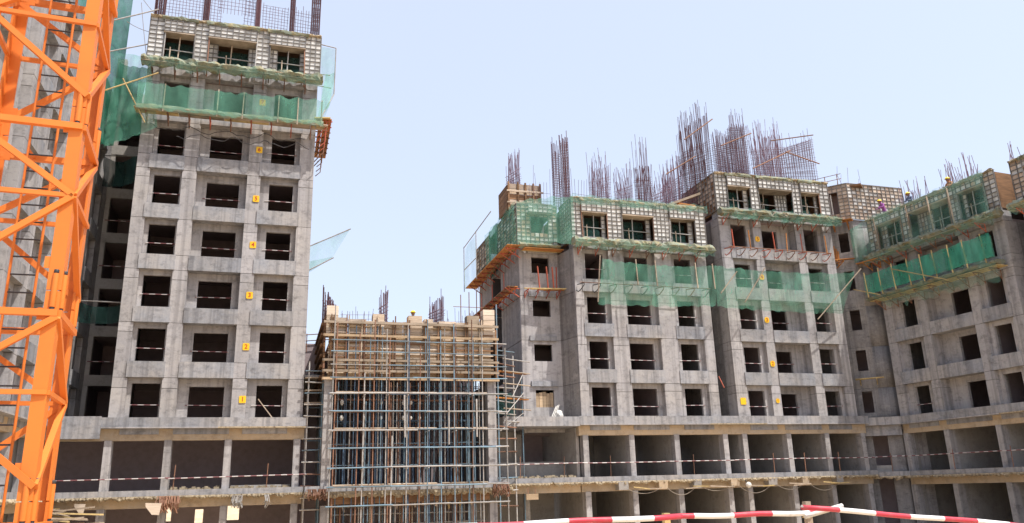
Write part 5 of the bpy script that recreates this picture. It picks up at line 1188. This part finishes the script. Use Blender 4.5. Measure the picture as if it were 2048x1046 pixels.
for i in range(len(NX) - 1):
    m = MB(); P, Q = Vector((NX[i] + 0.2, 46.4, -0.15)), Vector((NX[i + 1] - 0.2, 46.4, -0.1)); sg = rs.uniform(0.25, 0.55)
    m.tube([P.lerp(Q, t / 10) + Vector((0, 0, -sg * 4 * (t / 10) * (1 - t / 10))) for t in range(11)], 0.022, 5)
    o = m.build('sagging_cable', 'cable'); tag(o, 'dusty cable sagging between nibs %s and %s under the long slab' % (ORD[i], ORD[i + 1]), 'cable', 'cables sagging under the slab')
    for j in range(2):
        x = NX[i] + rs.uniform(0.5, 2.0); bb = bar(None, 'loose_batten', (x, 46.35, -0.12 + rs.uniform(-0.1, 0.1)), (x + rs.uniform(0.8, 1.5), 46.3, -0.2 + rs.uniform(-0.1, 0.1)), 0.06, 0.06, rs.choice(['bamboo', 'batten'])); tag(bb, '%s loose batten hanging below the slab after nib %s' % (['shorter', 'longer'][j], ORD[i]), 'batten', 'loose battens below the long slab')
for k, (x, y, w_, lab) in enumerate([(14.6, 46.45, 0.75, 'yellow board nailed below the slab of the recessed bay')]):
    T = thing('sign_board', lab, 'board', (x, y, -0.4)); box(T, 'board', 0, w_, 0, 0.03, -0.2, 0.14, 'gold'); box(T, 'hanger', 0.1, 0.14, 0.031, 0.06, -0.1, 0.5, 'rust'); box(T, 'hanger', 0.55, 0.59, 0.031, 0.06, -0.1, 0.5, 'rust')
T = thing('spot_lamp', 'white round lamp fixed below the slab between fourth and fifth nib', 'lamp', (29.6, 46.4, -0.1))
m = bmesh.new(); bmesh.ops.create_uvsphere(m, u_segments=14, v_segments=8, radius=0.19); me = bpy.data.meshes.new('lamp_head'); m.to_mesh(me); m.free(); me.materials.append(M['white']); link(bpy.data.objects.new('lamp_head', me), T)
pipe(T, 'stem', (-0.15, 0.1, 0.3), (-0.02, 0.02, 0.05), 0.03, 'steel'); pipe(T, 'cable', (-0.1, 0.0, -0.1), (-0.25, 0.05, -0.55), 0.02, 'cable')
# things on the balcony
T = thing('white_sack', 'white sack with leaning sticks on the balcony beside the middle block', 'sack', (17.4, 47.9, 4.28))
m = bmesh.new(); bmesh.ops.create_icosphere(m, subdivisions=3, radius=0.28)
for v in m.verts: v.co *= 1 + 0.25 * noise.noise(v.co * 5); v.co.z = max(v.co.z, -0.16) * 1.15 + 0.18
me = bpy.data.meshes.new('sack_body'); m.to_mesh(me); m.free(); me.materials.append(M['white']); link(bpy.data.objects.new('sack_body', me), T)
for k in range(3): pipe(T, 'stick', (-0.6 + 0.12 * k, -0.2, 0), (-0.15 + 0.1 * k, 0.1, 0.75 + 0.05 * k), 0.03, 'white')
# rubble along the podium floors
for i, (x0, x1, y, z, lab) in enumerate([(-2.0, 1.0, 45.9, 0.46, 'rubble heap on the podium floor under the right tower window'), (14.0, 18.0, 46.9, 0.63, 'thin rubble line on the floor of the recessed bay'), (-5.0, -2.5, 45.95, 0.46, 'rubble scattered in the middle podium bay of the tower')]):
    m = MB()
    for k in range(60):
        x = rs.uniform(x0, x1); s = rs.uniform(0.03, 0.12); yy = y + rs.uniform(0, 0.5); m.box(x, x + s * 1.6, yy, yy + s, z - 0.02, z + s * rs.uniform(0.6, 1.5))
    o = m.build('rubble', 'edge'); tag(o, lab, 'rubble'); o['kind'] = 'stuff'
# diagonal brace in the lowest right tower window
o = bar(None, 'leaning_plank', (-0.85, 46.28, 5.2), (-0.05, 46.28, 4.18), 0.09, 0.05, 'batten'); tag(o, 'plank leaning in the lowest right window of the left tower', 'plank')
o = pipe(None, 'drain_pipe', (28.75, 47.3, 7.0), (28.9, 47.0, 6.2), 0.04, 'red'); tag(o, 'bent red pipe in the dark gap between the two right blocks', 'pipe')
# podium for the wing behind the crane
PD = thing('podium', 'podium storey under the wing behind the crane mast', 'podium', (-11.0, 30.0, 0), PI / 2)
podium(PD, -8.0, 15.4, [-7.5, -4.0, -0.5, 3.0, 6.5, 10.0, 13.5], seed=9, depth=6.0)
DW2 = thing('apartment_wing', 'near end of the left wing at the left edge of the picture', 'building', (-11.0, 18.0, 0), PI / 2)
facade(DW2, 16.6, RD, 8)
box(DW, 'roof_slab', 0.2, 16.4, 0.8, 6.0, 24.4, 24.6, 'dark')
